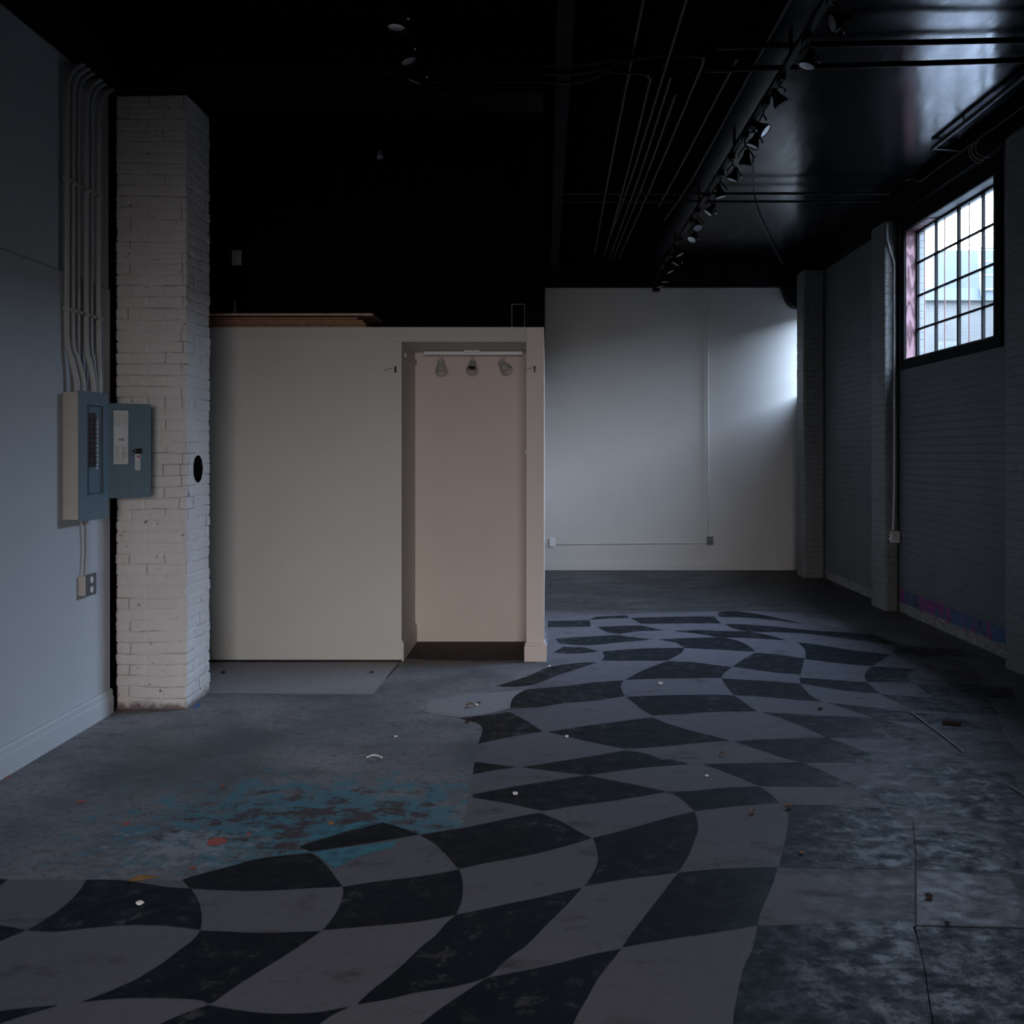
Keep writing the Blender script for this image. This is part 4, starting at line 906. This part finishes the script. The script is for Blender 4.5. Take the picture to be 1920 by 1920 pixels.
# ------------------------------------------------------------ scraps on the floor
def pebble(name, x, y, s, mat, label, cat, flat=.5, seed=1):
    r = random.Random(seed); bm = bmesh.new(); bmesh.ops.create_icosphere(bm, subdivisions=2, radius=s)
    for v in bm.verts: v.co *= r.uniform(.8, 1.15); v.co.z *= flat
    zm = min(v.co.z for v in bm.verts)
    for v in bm.verts: v.co.z -= zm
    me = bpy.data.meshes.new(name); bm.to_mesh(me); bm.free(); me.materials.append(M[mat])
    o = bpy.data.objects.new(name, me); COL.objects.link(o); o.location = (x, y, .0024); o.rotation_euler = (0, 0, r.uniform(0, 3))
    return tag(o, label, cat)
def FP(u, v): d = 2945/(v-850); return (round((u-1024)/1900*d, 3), round(d, 3))
for i, (u, v, s, mt, lab_, ct) in enumerate([
    (966, 1491, .013, 'chip', 'white oval pebble on the dark tile left of centre', 'pebble'),
    (1238, 1284, .016, 'chip', 'small white chip on the light tile straight below the far wall conduit', 'chip'),
    (1325, 1457, .010, 'chip', 'tiny cream chip on a light tile right of centre', 'chip'),
    (894, 1323, .012, 'chip', 'white plaster crumb beside the brown stick near the closet post', 'chip'),
    (1062, 1383, .012, 'chip', 'pale flake on the dark tile in the middle of the floor', 'flake'),
    (742, 1383, .010, 'chip', 'pale speck on bare concrete in front of the closet', 'flake'),
    (1030, 1251, .012, 'chip', 'white crumb just in front of the post base', 'chip'),
    (262, 1697, .014, 'chip', 'pale crumb on the large black tile at lower left', 'chip'),
    (898, 1320, .011, 'dark_scrap', 'dark round nut shell beside the white crumb near the closet', 'scrap'),
    (877, 1355, .014, 'dark_scrap', 'dark reddish scrap at the corner of the bare concrete', 'scrap'),
    (1538, 1331, .014, 'dark_scrap', 'dark dot on a light tile below the far right corner', 'scrap'),
    (1742, 1684, .014, 'dark_scrap', 'dark scrap on the shiny worn tile at right', 'scrap'),
    (1776, 1734, .010, 'dark_scrap', 'dark scrap on the lower edge of the shiny worn tile', 'scrap'),
    (418, 1263, .016, 'dark_scrap', 'dark scrap on the pale floor strip right of the pillar', 'scrap'),
    (697, 1262, .014, 'dark_scrap', 'dark scrap on the pale floor strip near the niche', 'scrap'),
    (1503, 1601, .009, 'leaf', 'brown crumb on the blue-grey tile at right', 'scrap')]):
    x, y = FP(u, v); pebble('floor_'+ct, x, y, s, mt, lab_, ct, seed=i)
def leaf(u, v, L, ang, mat, label, cat='leaf'):
    x, y = FP(u, v); T = Matrix.Translation((x, y, .003)) @ Matrix.Rotation(ang, 4, 'Z')
    m_ = MB(T); n = 7; vs = []; fs = []
    for i in range(n):
        t = i/(n-1); w_ = .32*L*math.sin(math.pi*t)**.8+.0008; z = .012*math.sin(math.pi*t)*L/.05+.001
        vs += [(t*L-L/2, -w_, z+.004), (t*L-L/2, 0, z), (t*L-L/2, w_, z+.007)]
    for i in range(n-1):
        for k_ in (0, 1): fs.append((i*3+k_, i*3+k_+1, (i+1)*3+k_+1, (i+1)*3+k_))
    nv = len(vs); vs += [(a, b, c+.0008) for a, b, c in vs]; fs += [tuple(q+nv for q in reversed(f)) for f in list(fs)]
    m_.add(vs, fs); tag(m_.build('dry_leaf', M[mat], smooth=True), label, cat)
leaf(1411, 1525, .042, .9, 'leaf', 'curled brown leaf on the wide light tile right of centre')
leaf(1477, 1516, .04, .1, 'leaf', 'small reddish leaf on the corner between two tiles')
leaf(1355, 1417, .035, -.7, 'leaf', 'tiny brown leaf on a light tile in the middle right')
leaf(882, 1326, .06, .05, 'leaf', 'brown stick-like leaf on the pale tile near the closet')
def rod(name, uvs, r, mat, label, cat):
    pts = [(*FP(u, v), .004+r) for u, v in uvs]; tag(MB().tube(pts, r, 6, smooth=3).build(name, M[mat], smooth=True), label, cat)
rod('white_strip', [(1708, 1338), (1752, 1370), (1805, 1411)], .005, 'strip_paint', 'long thin white strip lying on the floor at right', 'strip')
rod('white_strip', [(1896, 1478), (1935, 1503)], .004, 'strip_paint', 'short white strip cut by the right edge of the picture', 'strip')
rod('bent_wire', [(688, 1423), (694, 1420), (702, 1418.5), (710, 1420), (716, 1423)], .004, 'chip', 'small bent white wire on the bare concrete', 'wire')
bx = MB(); x, y = FP(1784, 1358)
bx.T = Matrix.Translation((x, y, .003)) @ Matrix.Rotation(-.35, 4, 'Z'); bx.box(-.05, .05, -.02, .02, 0, .018)
tag(bx.build('wood_scrap', M['dark_scrap'], bevel=.004), 'dark wooden offcut beside the long white strip', 'offcut')

# ------------------------------------------------------------ outside: street, added bounce slab and the house across
struct(MB().box(3.66, 70, -25, 70, -.3, -.12).build('ground', M['street']))
tag(MB().box(4.6, 9.5, 12, 19.6, -.12, -.07).build('bounce_ground', M['bounce_slab']), 'added bright bounce slab outside below the barred window', 'bounce slab')  # unseen slab added to give the ceiling its bright reflection
wh = MB().box(9.6, 20, -25, 19.0, -.12, 4.85).build('brick_warehouse', M['brick_ext'])
tag(wh, 'long low brick warehouse across the alley', 'building')
hs = thing('brick_building', (10, 24, -.12), 'pale brick building with a fire ladder seen through the barred window', 'building')
M['pale_trim'] = plain('pale render', (.032, .032, .030), .8)
M['blue_render'] = plain('bluish wall panel', (.017, .022, .027), .7)
MB().box(5.6, 16, 20, 26, -.12, 4.55).build('brick_wall', M['brick_ext'], hs)
MB().box(5.5, 16, 19.85, 26, 4.55, 4.78).build('cornice', M['blue_render'], hs)
MB().box(7.85, 16, 20.3, 26, 4.78, 5.62).build('upper_storey', M['blue_render'], hs)
for (x0, x1, z0, z1) in ((7.72, 8.08, 2.9, 3.75), (8.22, 8.60, 2.7, 3.65), (6.3, 6.9, 1.0, 2.2)):
    w_ = MB(); w_.box(x0, x1, 19.94, 20.0, z0, z1); o = w_.build('window', M['pale_trim'], hs)
    MB().box(x0+.05, x1-.05, 19.92, 19.94, z0+.05, z1-.05).build('pane', M['blue_render'], o)
M['ladder'] = plain('pale ladder paint', (.045, .044, .04), .6)
lx = MB(); lx.tube([(8.45, 19.8, 5.7), (8.52, 19.8, 4.6)], .03, 6); lx.tube([(8.80, 19.8, 5.7), (8.90, 19.8, 4.6)], .03, 6)
for k_ in range(4): z = 4.75+k_*.27; lx.tube([(8.5-.02*k_, 19.8, z), (8.88-.025*k_, 19.8, z)], .025, 6)
lx.build('fire_ladder', M['ladder'], hs)
